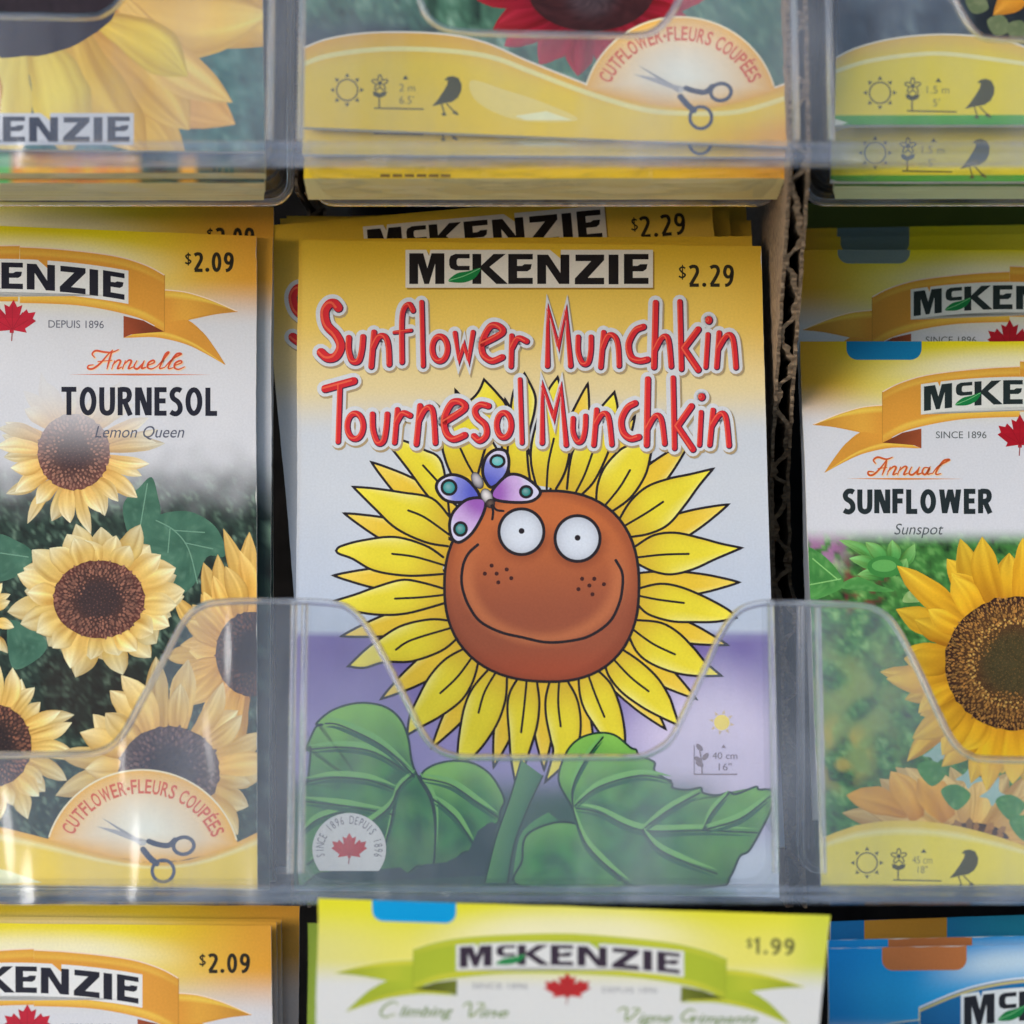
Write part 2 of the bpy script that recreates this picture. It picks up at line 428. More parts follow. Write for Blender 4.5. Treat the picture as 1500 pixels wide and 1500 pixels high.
def stroketext(art, body, x0, x1, ytop, h, w, col, slope=0.0):
    gap = .13
    tot = sum(SF[c][0] + gap for c in body) - gap
    f = (x1 - x0) / tot; x = x0
    for ch in body:
        cw, st = SF[ch]
        oy = slope * (x + cw * f / 2 - x0)
        for q in st:
            if q == 'O': art.stroke(ell(x + cw * f / 2, ytop + h / 2 + oy, cw * f / 2 - w / 2, h / 2 - w / 2 + .5, 24), w, col, smooth=False, closed=True)
            elif q[0] == '/':
                wf = w * 1.02; xa, xb = x + q[1] * f, x + q[2] * f
                if ch == 'W':
                    up = (x + {0: 0, 1: .5, 2: .5, 3: .98}[st.index(q)] * f); dn = x + {0: .25, 1: .25, 2: .73, 3: .73}[st.index(q)] * f
                    du = wf / 2 * (1 if up < x + .1 * f else (-1 if up > x + .9 * f else 0))
                    art.fill([(up + du - wf / 2, ytop + oy), (up + du + wf / 2, ytop + oy), (dn + wf / 2, ytop + h + oy), (dn - wf / 2, ytop + h + oy)], col)
                else:
                    art.fill([(xa, ytop + oy), (xa + wf * 1.1, ytop + oy), (xb, ytop + h + oy), (xb - wf * 1.1, ytop + h + oy)], col)
            elif q == '.': art.ellipse(x + cw * f / 2, ytop + h - w * .55 + oy, w * .62, w * .62, col, 12)
            else:
                curved = ch in 'US2R9' and len(q) > 3
                art.stroke([(x + a * f, ytop + b * h + oy) for a, b in q], w, col, smooth=curved, cap=False, n=5)
        x += (cw + gap) * f
def price(pk, body, x0, x1, ytop, h, w, slope=0.0, col=None):
    a = pk.art('price_print'); col = col or C(42, 36, 24)
    dw = h * .42
    a.stroke([(x0 + dw * .8, ytop + h * .16), (x0 + dw * .5, ytop + h * .10), (x0 + dw * .2, ytop + h * .19), (x0 + dw * .45, ytop + h * .34), (x0 + dw * .8, ytop + h * .46), (x0 + dw * .5, ytop + h * .58), (x0 + dw * .1, ytop + h * .52)], w * .5, col, cap=False)
    a.stroke([(x0 + dw * .5, ytop), (x0 + dw * .5, ytop + h * .68)], w * .35, col, cap=False)
    stroketext(a, body, x0 + dw * 1.15, x1, ytop + slope * 15, h, w, col, slope)
    return a.build()

def half_ribbon(art, T, cols, fold):
    """right half of the banner with its folded tail, traced on the left packet"""
    base, hi, edge, pale = cols
    old = art.T; art.T = lambda p: old(T(p)); c5 = crop(0, 280, 3.333)
    tailU = catmull(c5((803, 482), (900, 492), (1000, 520), (1080, 552), (1160, 588)), 5)
    tailM = catmull(c5((803, 560), (870, 590), (930, 625)), 4)
    tail = c5((803, 482), (900, 492), (1000, 520), (1080, 552), (1160, 588), (1050, 600), (918, 630), (990, 690), (1050, 770), (1100, 848), (1000, 790), (900, 740), (760, 705), (680, 703), (640, 708), (603, 715), (603, 612), (800, 688))
    def tcol(p):
        t = ss(241, 348, p[0]); return mix(mix(base, tuple(v * .62 for v in base), ss(285, 330, p[0]) * .7), hi, .45 * (1 - abs(t - .2) * 1.5))
    art.ribbon(catmull(c5((803, 482), (900, 492), (1000, 520), (1080, 552), (1160, 588)), 5), catmull(c5((803, 640), (850, 636), (918, 630), (1050, 602), (1160, 590)), 5), lambda s, t: mix(mix(base, tuple(v * .75 for v in base), ss(.25, .9, s)), hi, .8 * max(0, 1 - abs(t - .12) / .14) + .25 * ss(.0, .3, s) * (1 - s)), 16, 8)
    art.ribbon(catmull(c5((803, 640), (850, 636), (918, 630), (990, 690), (1050, 770), (1100, 848)), 5), catmull(c5((603, 716), (640, 716), (760, 714), (900, 745), (1000, 792), (1098, 848)), 5), lambda s, t: mix(mix(base, tuple(v * .8 for v in base), ss(.2, .6, s) * .6), hi, .85 * max(0, 1 - abs(t - .80) / .12)), 18, 10)
    art.fill(c5((603, 609), (700, 632), (802, 686), (720, 692), (640, 700), (603, 716)), lambda p: mix(fold, tuple(v * .45 for v in fold), ss(190, 232, p[0])))
    art.stroke(tailU, 1.6, edge, smooth=False, cap=False)
    art.stroke(catmull(c5((1160, 588), (1050, 600), (918, 630), (990, 690), (1050, 770), (1100, 848)), 4), .9, tuple(v * .8 for v in base), smooth=False, cap=False)
    up = catmull(c5((97, 272), (250, 280), (450, 300), (600, 325), (720, 365), (803, 410)), 5)
    lo = catmull(c5((97, 546), (250, 550), (400, 560), (560, 588), (700, 628), (803, 687)), 5)
    def bcol(s, t):
        v = mix(base, hi, .55 * max(0, 1 - abs(t - .10) / .07)); v = mix(v, hi, .8 * max(0, 1 - abs(t - .90) / .08))
        return mix(v, tuple(x * .9 for x in base), .5 * ss(.8, 1, s))
    art.ribbon(up, lo, bcol, 22, 18)
    art.stroke(up, 1.8, edge, smooth=False, cap=False)
    art.stroke([up[-1], lo[-1]], 1.3, tuple(v * .75 for v in base), smooth=False, cap=False)
    art.T = old

ORANGE = (C(216, 150, 56), C(246, 205, 84), C(244, 214, 190), C(235, 235, 235))
GREENR = (C(170, 182, 50), C(218, 205, 66), C(232, 224, 150), C(235, 235, 235))

BIRD = crop(400, 0, 3)((752, 351), (768, 338), (790, 334), (815, 343), (829, 372), (827, 400), (812, 430), (785, 449), (745, 456), (698, 468), (722, 440), (748, 402), (765, 372), (768, 355))
def icons(pk, T, lines, col=C(84, 80, 48)):
    a = pk.art('growing_icons'); a.T = T
    a.stroke(ell(508.5, 132, 15.5, 15.5, 28), 2.2, col, smooth=False, closed=True)
    for k in range(8):
        t = math.pi / 4 * k; ct, st = math.cos(t), math.sin(t)
        a.fill([(508.5 + ct * 25 , 132 + st * 25), (508.5 + ct * 19 - st * 3.6, 132 + st * 19 + ct * 3.6), (508.5 + ct * 19 + st * 3.6, 132 + st * 19 - ct * 3.6)], col)
    fl = [(556.5 + (8.7 + 3.4 * math.cos(5 * t)) * math.sin(t), 122 - (8.7 + 3.4 * math.cos(5 * t)) * math.cos(t)) for t in [2 * math.pi * i / 40 for i in range(40)]]
    a.stroke(fl, 2, col, smooth=False, closed=True); a.ellipse(556.5, 122, 3.6, 3.6, col, 12)
    a.fill([(546, 134), (551, 134), (556, 137), (561, 134), (567, 134), (565, 140), (559, 143), (553, 143), (547, 140)], col)
    a.stroke([(555.5, 142), (555.5, 158)], 2.2, col, cap=False)
    a.stroke([(548, 158.5), (621, 160)], 2.2, col, cap=False)
    a.fill([(594, 110), (598.5, 116.5), (589.5, 116.5)], col)
    for i, (tx, x0, x1, yb) in enumerate(lines): a.text(tx, x0, x1, yb, 11, C(120, 112, 70))
    a.fill(BIRD, col)
    a.stroke(crop(400, 0, 3)((738, 452), (750, 490), (747, 505)), 2, col, cap=False); a.stroke(crop(400, 0, 3)((762, 455), (790, 485), (808, 503)), 2, col, cap=False)
    a.fill(crop(400, 0, 3)((740, 500), (756, 492), (762, 508), (744, 510)), col); a.fill(crop(400, 0, 3)((785, 496), (800, 486), (815, 500), (812, 508)), col)
    return a.build()

def cutflower(pk, T):
    a = pk.art('cutflower_badge'); a.T = T
    cx, cy, rx, ry = 996, 164, 143, 139
    P = ell(cx, cy, rx, ry, 48, 0, 196, 344)
    low = [(1136, 132), (1090, 148), (1050, 157), (1003, 160), (950, 153), (900, 141), (857, 130)]
    a.fan(P + low, (1000, 112), C(246, 242, 225), C(236, 178, 70), 8, 1.5)
    a.stroke(P, 2.4, C(246, 226, 190), smooth=False, cap=False)
    body = "CUTFLOWER·FLEURS COUPÉES"
    n = len(body); wd = {'I': .4, '·': .45, ' ': .45, 'W': 1.35, 'O': 1.05, 'L': .8, 'E': .85, 'É': .85, 'F': .82, 'S': .85}
    ws = [wd.get(c, 1) for c in body]; tot = sum(ws); acc = 0
    for c, w in zip(body, ws):
        t = (acc + w / 2) / tot; acc += w
        if c == ' ': continue
        th = math.radians(203 + (337 - 203) * t); r1, r2 = rx - 32, ry - 34
        x, y = cx + r1 * math.cos(th), cy + r2 * math.sin(th)
        if c == '·': a.ellipse(x + 8 * math.cos(th), y + 8 * math.sin(th), 2.6, 2.6, C(214, 92, 58), 10); continue
        ang = math.atan2(r2 * math.cos(th), -r1 * math.sin(th)); ca, sa = math.cos(ang), math.sin(ang)
        V, F = glyphs(c, .02); b0 = min(v[0] for v in V); b1 = max(v[0] for v in V)
        gw = 13.6 * w; f = gw * .80 / max(b1 - b0, .05); 
        Q = []
        for v in V:
            dx = (v[0] - (b0 + b1) / 2) * f; dy = -v[1] / CAPH * 20
            Q.append((x + dx * ca - dy * sa, y + dx * sa + dy * ca))
        a.emit(Q, [C(214, 92, 58)] * len(Q), F)
    # scissors
    c3 = crop(800, 0, 3); steel = C(150, 152, 158); hand = C(70, 78, 100)
    a.fill(c3((405, 288), (430, 300), (560, 372), (600, 398), (580, 408), (545, 385)), steel)
    a.fill(c3((382, 326), (470, 340), (560, 372), (612, 384), (600, 402), (545, 388), (430, 345)), C(168, 168, 172))
    a.stroke(c3((615, 388), (650, 400), (700, 405), (730, 380)), 8, hand); a.stroke(c3((590, 425), (620, 460), (650, 485)), 9, hand)
    a.stroke(ell(1056, 135, 15, 12.5, 28, -8), 5.5, hand, smooth=False, closed=True)
    a.stroke(ell(1026.5, 172.5, 16, 16, 28), 5, hand, smooth=False, closed=True)
    a.ellipse(997, 132, 4, 4, C(190, 190, 190), 12)
    return a.build()

def tab(pk, x0, x1, y0, y1, col, slope=0.0):
    a = pk.art('colour_tab'); r = 16
    P = [(x0, y0 - 6), (x1, y0 - 6)] + [(x1 - r + r * math.cos(t), y1 - r + r * math.sin(t)) for t in [math.pi / 2 * i / 6 for i in range(7)]] + [(x0 + r - r * math.sin(t), y1 - r + r * math.cos(t)) for t in [math.pi / 2 * i / 6 for i in range(7)]]
    a.fill([(x, y + slope * (x - x0)) for x, y in P], col); return a.build()

def vnoise(x, y, s, seed=0): return noise.noise((x / s, y / s, seed))
def foliage(p, dark, mid, light, seed, s=22):
    n = .5 + .5 * vnoise(p[0], p[1], s, seed) + .45 * vnoise(p[0], p[1], s / 2.6, seed + 3) + .25 * vnoise(p[0], p[1], s / 6, seed + 8)
    return mix(mix(dark, mid, n * 1.5), light, (n - .62) * 2.2)

def photo_petal(a, base, tip, hw, cb, cm, ct, seed, bend=0.0, n=12, m=9, streak=.34):
    dx, dy = tip[0] - base[0], tip[1] - base[1]; L = math.hypot(dx, dy); ux, uy = dx / L, dy / L; nx, ny = -uy, ux
    A = []; B = []
    for i in range(n):
        s = i / (n - 1)
        w = hw * (.45 + .55 * math.sin(min(1, s / .55) * math.pi / 2)) * (1 if s < .5 else max(0.02, 1 - ((s - .5) / .5) ** 2.3))
        w *= 1 + .12 * noise.noise((s * 5, seed * 1.7, 2))
        cxx = base[0] + dx * s + nx * bend * L * math.sin(s * math.pi); cyy = base[1] + dy * s + ny * bend * L * math.sin(s * math.pi)
        A.append((cxx + nx * w, cyy + ny * w)); B.append((cxx - nx * w * (1 + .1 * noise.noise((s * 6, seed, 7))), cyy - ny * w))
    V = []; cc = []; F = []
    for i in range(n):
        for j in range(m):
            s = i / (n - 1); t = j / (m - 1)
            V.append((A[i][0] + (B[i][0] - A[i][0]) * t, A[i][1] + (B[i][1] - A[i][1]) * t))
            c = mix(mix(cb, cm, s * 2.0), ct, (s - .5) * 2)
            k = 1 + streak * (noise.noise((s * 1.5, t * 5 + seed * 3.1, seed)) + .8 * noise.noise((s * 1.2, t * 13 + seed * 1.1, seed + 4))) - .16 * (abs(t - .5) * 2) ** 4 - .10 * (t > .6) 
            cc.append(tuple(min(.86, max(0, x * (1 + (k - 1) * f))) for x, f in zip(c, (.8, 1.1, 1.5))))
    for i in range(n - 1):
        for j in range(m - 1):
            F.append((i * m + j, (i + 1) * m + j, (i + 1) * m + j + 1, i * m + j + 1))
    a.emit(V, cc, F, 1.2e-6)

def photo_sunflower(a, cx, cy, rx, ry, RX, RY, npet, seed, pal, disc, a0=0, a1=360, seeds=260, wid=1.0, layers=2, ringdots=None):
    rnd = random.Random(seed)
    cb, cm, ct = pal
    for lay in range(layers):
        order = list(range(npet)); rnd.shuffle(order)
        for k in order:
            th = math.radians(a0 + (a1 - a0) * (k + .5 * lay + rnd.uniform(-.22, .22)) / npet)
            f = (1.03 if lay == 0 else .95) * rnd.uniform(.76, 1.1)
            base = (cx + rx * .82 * math.cos(th), cy + ry * .82 * math.sin(th))
            th2 = th + rnd.uniform(-.09, .09)
            tip = (cx + RX * f * math.cos(th2), cy + RY * f * math.sin(th2))
            sh = rnd.uniform(.80, 1.08) * (.86 if lay == 0 else 1)
            photo_petal(a, base, tip, wid * (RX + RY) * .5 * rnd.uniform(.08, .112) * 26 / npet ** .9 if npet > 20 else wid * (RX + RY) * .5 * rnd.uniform(.10, .145),
                        tuple(v * sh for v in cb), tuple(v * sh for v in cm), tuple(v * sh for v in ct), rnd.random() * 90, rnd.uniform(-.1, .1))
    d_in, d_mid, d_out, dot = disc
    rim = [(cx + rx * (1 + .05 * noise.noise((i * .9, seed, 0))) * math.cos(2 * math.pi * i / 64), cy + ry * (1 + .05 * noise.noise((i * .9, seed, 0))) * math.sin(2 * math.pi * i / 64)) for i in range(64)]
    def dc(q):
        r = math.hypot((q[0] - cx) / rx, (q[1] - cy) / ry)
        return tuple(v * (1 + .45 * vnoise(q[0], q[1], 3.2, seed)) for v in mix(mix(d_in, d_mid, ss(.35, .62, r)), d_out, ss(.75, 1, r)))
    a.fan(rim, (cx, cy), dc, None, 14)
    # florets
    V = []; cc = []; F = []
    for i in range(seeds):
        r = math.sqrt((i + .5) / seeds) * .99; th = i * 2.39996
        r0 = .50 + .08 * math.sin(th * 3)
        x, y = cx + rx * r * math.cos(th) + rnd.uniform(-.02, .02) * rx, cy + ry * r * math.sin(th) + rnd.uniform(-.02, .02) * rx
        q = 1.0 if r > r0 else .55
        sz = rx * .036 * (260 / seeds) ** .5 * rnd.uniform(.7, 1.25) * q
        b = mix(dot, d_in, .75 if r < r0 else rnd.random() * .7); k = len(V)
        for j in range(5):
            t = 2 * math.pi * j / 5 + th; e = 1.7 if r > .62 else 1.0
            ox, oy = sz * math.cos(t), sz * math.sin(t)
            rc, rs = math.cos(th), math.sin(th); rad = (ox * rc + oy * rs) * e; tan = (-ox * rs + oy * rc)
            V.append((x + rad * rc - tan * rs, y + rad * rs + tan * rc)); cc.append(b)
        F.append(tuple(range(k, k + 5)))
    a.emit(V, cc, F)
    if ringdots:
        V = []; cc = []; F = []
        for i in range(90):
            th = i * 2 * math.pi / 45 + rnd.uniform(-.04, .04); r = ringdots * (1 + (.09 if i >= 45 else 0)) * rnd.uniform(.97, 1.03)
            x, y = cx + rx * r * math.cos(th), cy + ry * r * math.sin(th); k = len(V)
            for j in range(6): V.append((x + rx * .017 * math.cos(j * 1.047), y + rx * .017 * math.sin(j * 1.047))); cc.append(C(210, 165, 85))
            F.append(tuple(range(k, k + 6)))
        a.emit(V, cc, F)

# ================================================================== the display: added dark backing and cardboard dividers
def solid(name, polys, mat, parent=None, smooth=False):
    V = []; F = []
    for v, f in polys:
        k = len(V); V += v; F += [tuple(i + k for i in q) for q in f]
    me = bpy.data.meshes.new(name); me.from_pydata([tuple(v) for v in V], [], F); me.update()
    if smooth: me.polygons.foreach_set('use_smooth', [True] * len(me.polygons))
    me.materials.append(mat); ob = bpy.data.objects.new(name, me); COL.objects.link(ob)
    if parent: ob.parent = parent
    return ob
def box(x0, x1, y0, y1, z0, z1):
    v = [(x0, y0, z0), (x1, y0, z0), (x1, y1, z0), (x0, y1, z0), (x0, y0, z1), (x1, y0, z1), (x1, y1, z1), (x0, y1, z1)]
    return v, [(0, 3, 2, 1), (4, 5, 6, 7), (0, 1, 5, 4), (1, 2, 6, 5), (2, 3, 7, 6), (3, 0, 4, 7)]
gm, gnt, gN, gp = new_mat('pale_paving'); gp.inputs['Base Color'].default_value = (.50, .49, .47, 1); gp.inputs['Roughness'].default_value = .9
g = solid('ground', [([(-40, -40, -1.1), (40, -40, -1.1), (40, 40, -1.1), (-40, 40, -1.1)], [(0, 1, 2, 3)])], gm); g['kind'] = 'structure'  # added out of view below, bounces light up under the trays
bk = solid('back_board', [box(-.30, .30, .135, .140, -.25, .25)], DARK)  # added to keep the gaps between packets dark
tag(bk, 'dark board closing the display behind all the seed packets', 'board')

def divider(label, xs, prof, seed, medium_to=.02):
    """corrugated sheet standing edge-on: two liners and the wavy medium between them. prof = (photo y, distance), xs = sheet x at top and bottom"""
    rnd = random.Random(seed)
    P = []
    for (ya, da), (yb, db) in zip(prof, prof[1:]):
        n = max(2, int(abs(yb - ya) / 4))
        for i in range(n):
            t = i / n; P.append((ya + (yb - ya) * t, da + (db - da) * t))
    P.append(prof[-1])
    zt, zb = (750 - P[0][0]) * K * P[0][1], (750 - P[-1][0]) * K * P[-1][1]
    def xz(z): return xs[0] + (xs[1] - xs[0]) * (zt - z) / (zt - zb)
    H = .0015
    root = bpy.data.objects.new('cardboard_divider', None); COL.objects.link(root)
    root.location = (xz(zb), P[-1][1] - .6, zb)
    tag(root, label, 'cardboard', 'corrugated cardboard dividers between the columns of packets')
    o = root.location
    def sheet(off, th, jag, ph):
        V = []; F = []
        for i, (py, d) in enumerate(P):
            z = (750 - py) * K * d; j = jag * (noise.noise((z * 900, ph, 0)) + .6 * noise.noise((z * 3000, ph, 4)))
            y = d - .6 + j; x = xz(z) + off + .00018 * noise.noise((z * 400, ph, 9))
            a, b = x - th / 2, x + th / 2
            V += [(a - o.x, y - o.y, z - o.z), (b - o.x, y - o.y, z - o.z), (b - o.x, .13 - o.y, z - o.z), (a - o.x, .13 - o.y, z - o.z)]
        for i in range(len(P) - 1):
            k = i * 4; m = k + 4
            F += [(k, k + 1, m + 1, m), (k + 1, k + 2, m + 2, m + 1), (k + 3, k, m, m + 3)]
        return V, F
    solid('liner', [sheet(-H, .0006, .0016, 1 + seed)], KRAFT, root); solid('liner', [sheet(H, .0006, .0016, 7 + seed)], KRAFT, root)
    V = []; F = []; nn = 0
    zz = zt; lam = .0112
    Q = []
    for (pa, pb) in zip(P, P[1:]):
        for i in range(3): Q.append((pa[0] + (pb[0] - pa[0]) * i / 3, pa[1] + (pb[1] - pa[1]) * i / 3))
    for i, (py, d) in enumerate(Q):
        z = (750 - py) * K * d
        ph = 2 * math.pi * z / lam + 1.6 * noise.noise((z * 160, seed, 3))
        s = math.sin(ph); s = max(-1, min(1, s * 1.35))
        x = xz(z) + s * (H - .0004) + .0007 * noise.noise((z * 500, seed, 1))
        th = .00050 * (1 + .8 * noise.noise((z * 1300, seed, 2)))
        dph = abs(math.cos(ph)); 
        y = d - .6 + .0004 + .0009 * noise.noise((z * 1500, seed, 6))
        V += [(x - th - o.x, y - o.y, z - o.z), (x + th - o.x, y - o.y, z - o.z), (x + th - o.x, y + .03 - o.y, z - o.z), (x - th - o.x, y + .03 - o.y, z - o.z)]
    for i in range(len(Q) - 1):
        k = i * 4; m = k + 4
        F += [(k, k + 1, m + 1, m), (k + 1, k + 2, m + 2, m + 1), (k + 3, k, m, m + 3)]
    solid('fluted_medium', [(V, F)], KRAFT, root)
    return root
def X(px, d): return (px - 750) * K * d
prof = [(-60, .566), (240, .566), (450, .592), (640, .616), (700, .622), (858, .622), (888, .606), (1150, .606), (1330, .604)]
divider('brown corrugated cardboard edge between the munchkin packets and the sunspot packets', (X(1166, .566), X(1167, .604)), prof, 3)
divider('brown corrugated cardboard edge between the lemon queen packets and the munchkin packets', (X(452, .605), X(440, .620)), [(-60, .602), (240, .602), (282, .604), (300, .640), (640, .645), (858, .642), (890, .625), (1150, .622), (1330, .620)], 11)

# ================================================================== middle shelf, centre: the cartoon sunflower packets
def munch_bg(p):
    x, y = p
    c = mix(C(216, 174, 46), C(226, 190, 88), ss(352, 470, y)); c = mix(c, C(222, 202, 150), ss(460, 570, y)); c = mix(c, C(198, 202, 210), ss(560, 640, y)); c = mix(c, C(184, 193, 210), ss(700, 900, y))  # printed fade; darker gold at the top also has tray shade baked in
    if y < 640: c = mix(c, C(214, 172, 62), .35 * ss(1010, 1115, x) * (1 - ss(420, 560, y)))
    h = ss(927, 934, y)
    pur = mix(C(112, 96, 158), C(150, 140, 190), ss(935, 1090, y) + .25 * vnoise(x, y, 60, 2))
    pur = mix(pur, C(210, 200, 226), ss(170, 60, math.hypot(x - 1040, (y - 1110) * 1.0)) * .9)
    pur = mix(pur, C(196, 206, 224), ss(1180, 1260, y))
    pur = mix(pur, C(52, 84, 72), ss(1120, 1180, y) * ss(1085, 1000, x))
    return mix(c, pur, h)
GM = 'cartoon sunflower packets in the middle of the display'
M = Packet('front white and yellow packet with a smiling cartoon sunflower wearing a butterfly', [(443, 352), (1115, 361), (1141, 1314), (434, 1303)], 355, .6135, .24, munch_bg, 48, 90, GM)

z3 = crop(450, 540, 4.054); z4 = crop(750, 540, 3.75); z5 = crop(400, 850, 3); z6 = crop(750, 850, 3)
INKL = C(36, 28, 32)
def cpetal(a, up, lo, tip, vein, gold=False, w=3.6):
    A = catmull(list(up) + [tip], 6); B = catmull(list(lo) + [tip], 6)
    if gold: cols = (C(200, 160, 45), C(228, 190, 54), C(236, 206, 86))
    else: cols = (C(206, 172, 48), C(226, 208, 52), C(238, 222, 70))
    def cf(s, t):
        c = mix(mix(cols[0], cols[1], ss(0, .4, s)), cols[2], ss(.6, 1, s))
        c = mix(c, C(240, 232, 150), .75 * ss(.75, 1, 1 - t) * ss(.2, .5, s) * ss(1.0, .8, s))
        return mix(c, C(200, 160, 40), .45 * ss(.75, 1, t))
    a.ribbon(A, B, cf, 16, 7)
    a.stroke(A + B[::-1][1:], w, INKL, smooth=False, cap=True)
    if vein: a.stroke(vein, w * .92, INKL)
draw = M.art('sunflower_drawing')
# golden petals behind, by tip and half width
FC = (793, 862)
for tx, ty, hw in [(544, 677, 24), (504, 752, 22), (488, 843, 20), (500, 932, 20), (558, 1024, 20), (632, 1096, 20), (723, 1124, 19), (797, 1128, 18), (667, 571, 22), (637, 590, 20), (861, 562, 22), (990, 660, 26), (1067, 739, 22), (1083, 853, 20), (1066, 945, 20), (1020, 1024, 20), (975, 1068, 20), (870, 1120, 18), (740, 585, 22), (1013, 643, 22), (930, 610, 20)]:
    dx, dy = tx - FC[0], ty - FC[1]; L = math.hypot(dx, dy); ux, uy = dx / L, dy / L; nx, ny = -uy, ux
    def pt(s, o): return (FC[0] + dx * s + nx * o, FC[1] + dy * s + ny * o)
    cpetal(draw, [pt(.42, hw * .8), pt(.62, hw), pt(.8, hw * .72), pt(.93, hw * .3)], [pt(.42, -hw * .8), pt(.62, -hw), pt(.8, -hw * .72), pt(.93, -hw * .3)], (tx, ty), None, True)
P = [
 (z3((845, 870), (800, 560), (690, 480), (560, 425)), z3((850, 880), (720, 760), (600, 600), (485, 455)), z3((440, 415))[0], z3((688, 575), (770, 665))),
 (z3((845, 880), (740, 770), (560, 735), (400, 712)), z3((835, 1055), (700, 1030), (530, 950), (400, 830)), z3((272, 702))[0], z3((600, 842), (700, 885), (845, 988))),
 (z3((808, 1120), (700, 1050), (520, 1000), (330, 1020), (200, 1055)), z3((805, 1220), (600, 1230), (400, 1200), (270, 1130), (190, 1100)), z3((172, 1082))[0], z3((505, 1100), (640, 1118), (805, 1165))),
 (z3((805, 1305), (680, 1270), (560, 1255), (400, 1300), (290, 1340)), z3((825, 1390), (600, 1452), (440, 1462), (300, 1445), (230, 1420)), z3((165, 1378))[0], z3((522, 1366), (680, 1358), (825, 1342))),
 (z5((788, 180), (690, 172), (560, 202), (455, 268), (400, 310)), z5((815, 250), (740, 310), (610, 356), (490, 360), (400, 385)), z5((330, 378))[0], z5((540, 305), (610, 262), (795, 206))),
 (z5((850, 295), (760, 345), (690, 420), (640, 510), (600, 600)), z5((905, 345), (880, 440), (830, 525), (740, 595), (650, 645)), z5((590, 680))[0], z5((735, 496), (810, 425), (882, 328))),
 (z5((960, 378), (880, 470), (840, 560), (818, 680), (812, 740)), z5((1028, 402), (1022, 520), (985, 630), (920, 730), (860, 790)), z5((808, 820))[0], z5((903, 582), (930, 490), (985, 395))),
 (z5((1078, 428), (1042, 490), (1030, 560), (1038, 680), (1045, 780)), z5((1160, 448), (1170, 540), (1160, 640), (1130, 740), (1100, 830)), z5((1065, 893))[0], z5((1090, 668), (1103, 560), (1115, 435))),
 (z6((165, 448), (148, 520), (150, 600), (170, 700), (180, 760)), z6((242, 440), (285, 520), (302, 620), (290, 720), (240, 800)), z6((145, 888))[0], z6((214, 642), (203, 540), (207, 448))),
 (z6((292, 410), (298, 500), (320, 570), (370, 650), (420, 720)), z6((358, 380), (430, 450), (470, 540), (492, 640), (495, 720)), z6((470, 790))[0], z6((406, 600), (365, 500), (330, 402))),
 (z6((405, 355), (425, 420), (480, 490), (560, 550), (630, 590)), z6((470, 295), (560, 355), (640, 430), (690, 510), (712, 570)), z6((735, 640))[0], z6((600, 488), (520, 425), (438, 338))),
 (z6((512, 240), (545, 310), (600, 360), (700, 402), (800, 420)), z6((538, 175), (650, 186), (730, 230), (800, 300), (850, 360)), z6((920, 420))[0], z6((716, 326), (620, 280), (528, 214))),
 (z6((553, 108), (600, 150), (700, 180), (800, 184), (900, 182)), z6((557, 36), (650, 16), (740, 30), (850, 75), (950, 130)), z6((985, 165))[0], z6((755, 100), (640, 85), (555, 68))),
 (z4((695, 1075), (780, 1115), (880, 1130), (1000, 1100), (1120, 1045)), z4((680, 975), (780, 915), (900, 902), (1040, 932), (1150, 962)), z4((1262, 985))[0], z4((970, 1018), (830, 1022), (690, 1037))),
 (z4((652, 925), (760, 905), (860, 855), (950, 750), (1030, 640)), z4((588, 830), (650, 730), (740, 650), (860, 605), (980, 580)), z4((1105, 550))[0], z4((830, 732), (740, 792), (612, 868))),
 (z4((462, 745), (470, 640), (510, 540), (590, 450), (660, 410)), z4((542, 790), (650, 710), (730, 590), (762, 470), (765, 420)), z4((770, 330))[0], z4((648, 558), (590, 655), (500, 765))),
 (z4((302, 660), (315, 540), (340, 440), (420, 300), (500, 200)), z4((372, 702), (450, 620), (520, 480), (570, 330), (580, 220)), z4((562, 130))[0], z4((447, 448), (400, 580), (345, 690))),
 (z4((132, 640), (105, 520), (110, 400), (150, 250), (200, 120)), z4((242, 660), (290, 570), (315, 460), (315, 320), (290, 180)), z4((250, 48))[0], z4((230, 385), (200, 520), (190, 660))),
 (z3((1330, 700), (1310, 560), (1310, 420), (1350, 250), (1350, 150)), z3((1210, 700), (1190, 520), (1200, 380), (1210, 220), (1235, 110)), z3((1290, 30))[0], None),
 (z3((860, 640), (820, 540), (805, 440), (860, 280), (1000, 160)), z3((1010, 640), (1055, 480), (1110, 330), (1180, 230), (1130, 150)), z3((1050, 65))[0], z3((905, 465), (950, 560), (985, 620))),
]
rnd = random.Random(2)
for up, lo, tip, vein in P: cpetal(draw, up, lo, tip, vein)
dobj = draw.build()
face = M.art('face', dobj)
def fpt(t):
    ct, st = math.cos(t), math.sin(t); n = 2.35
    r = (abs(ct / 142.5) ** n + abs(st / 139.5) ** n) ** (-1 / n); return (793.5 + r * ct, 859 + r * st + 3 * ct * st * 2)
FO = [fpt(2 * math.pi * i / 72) for i in range(72)]
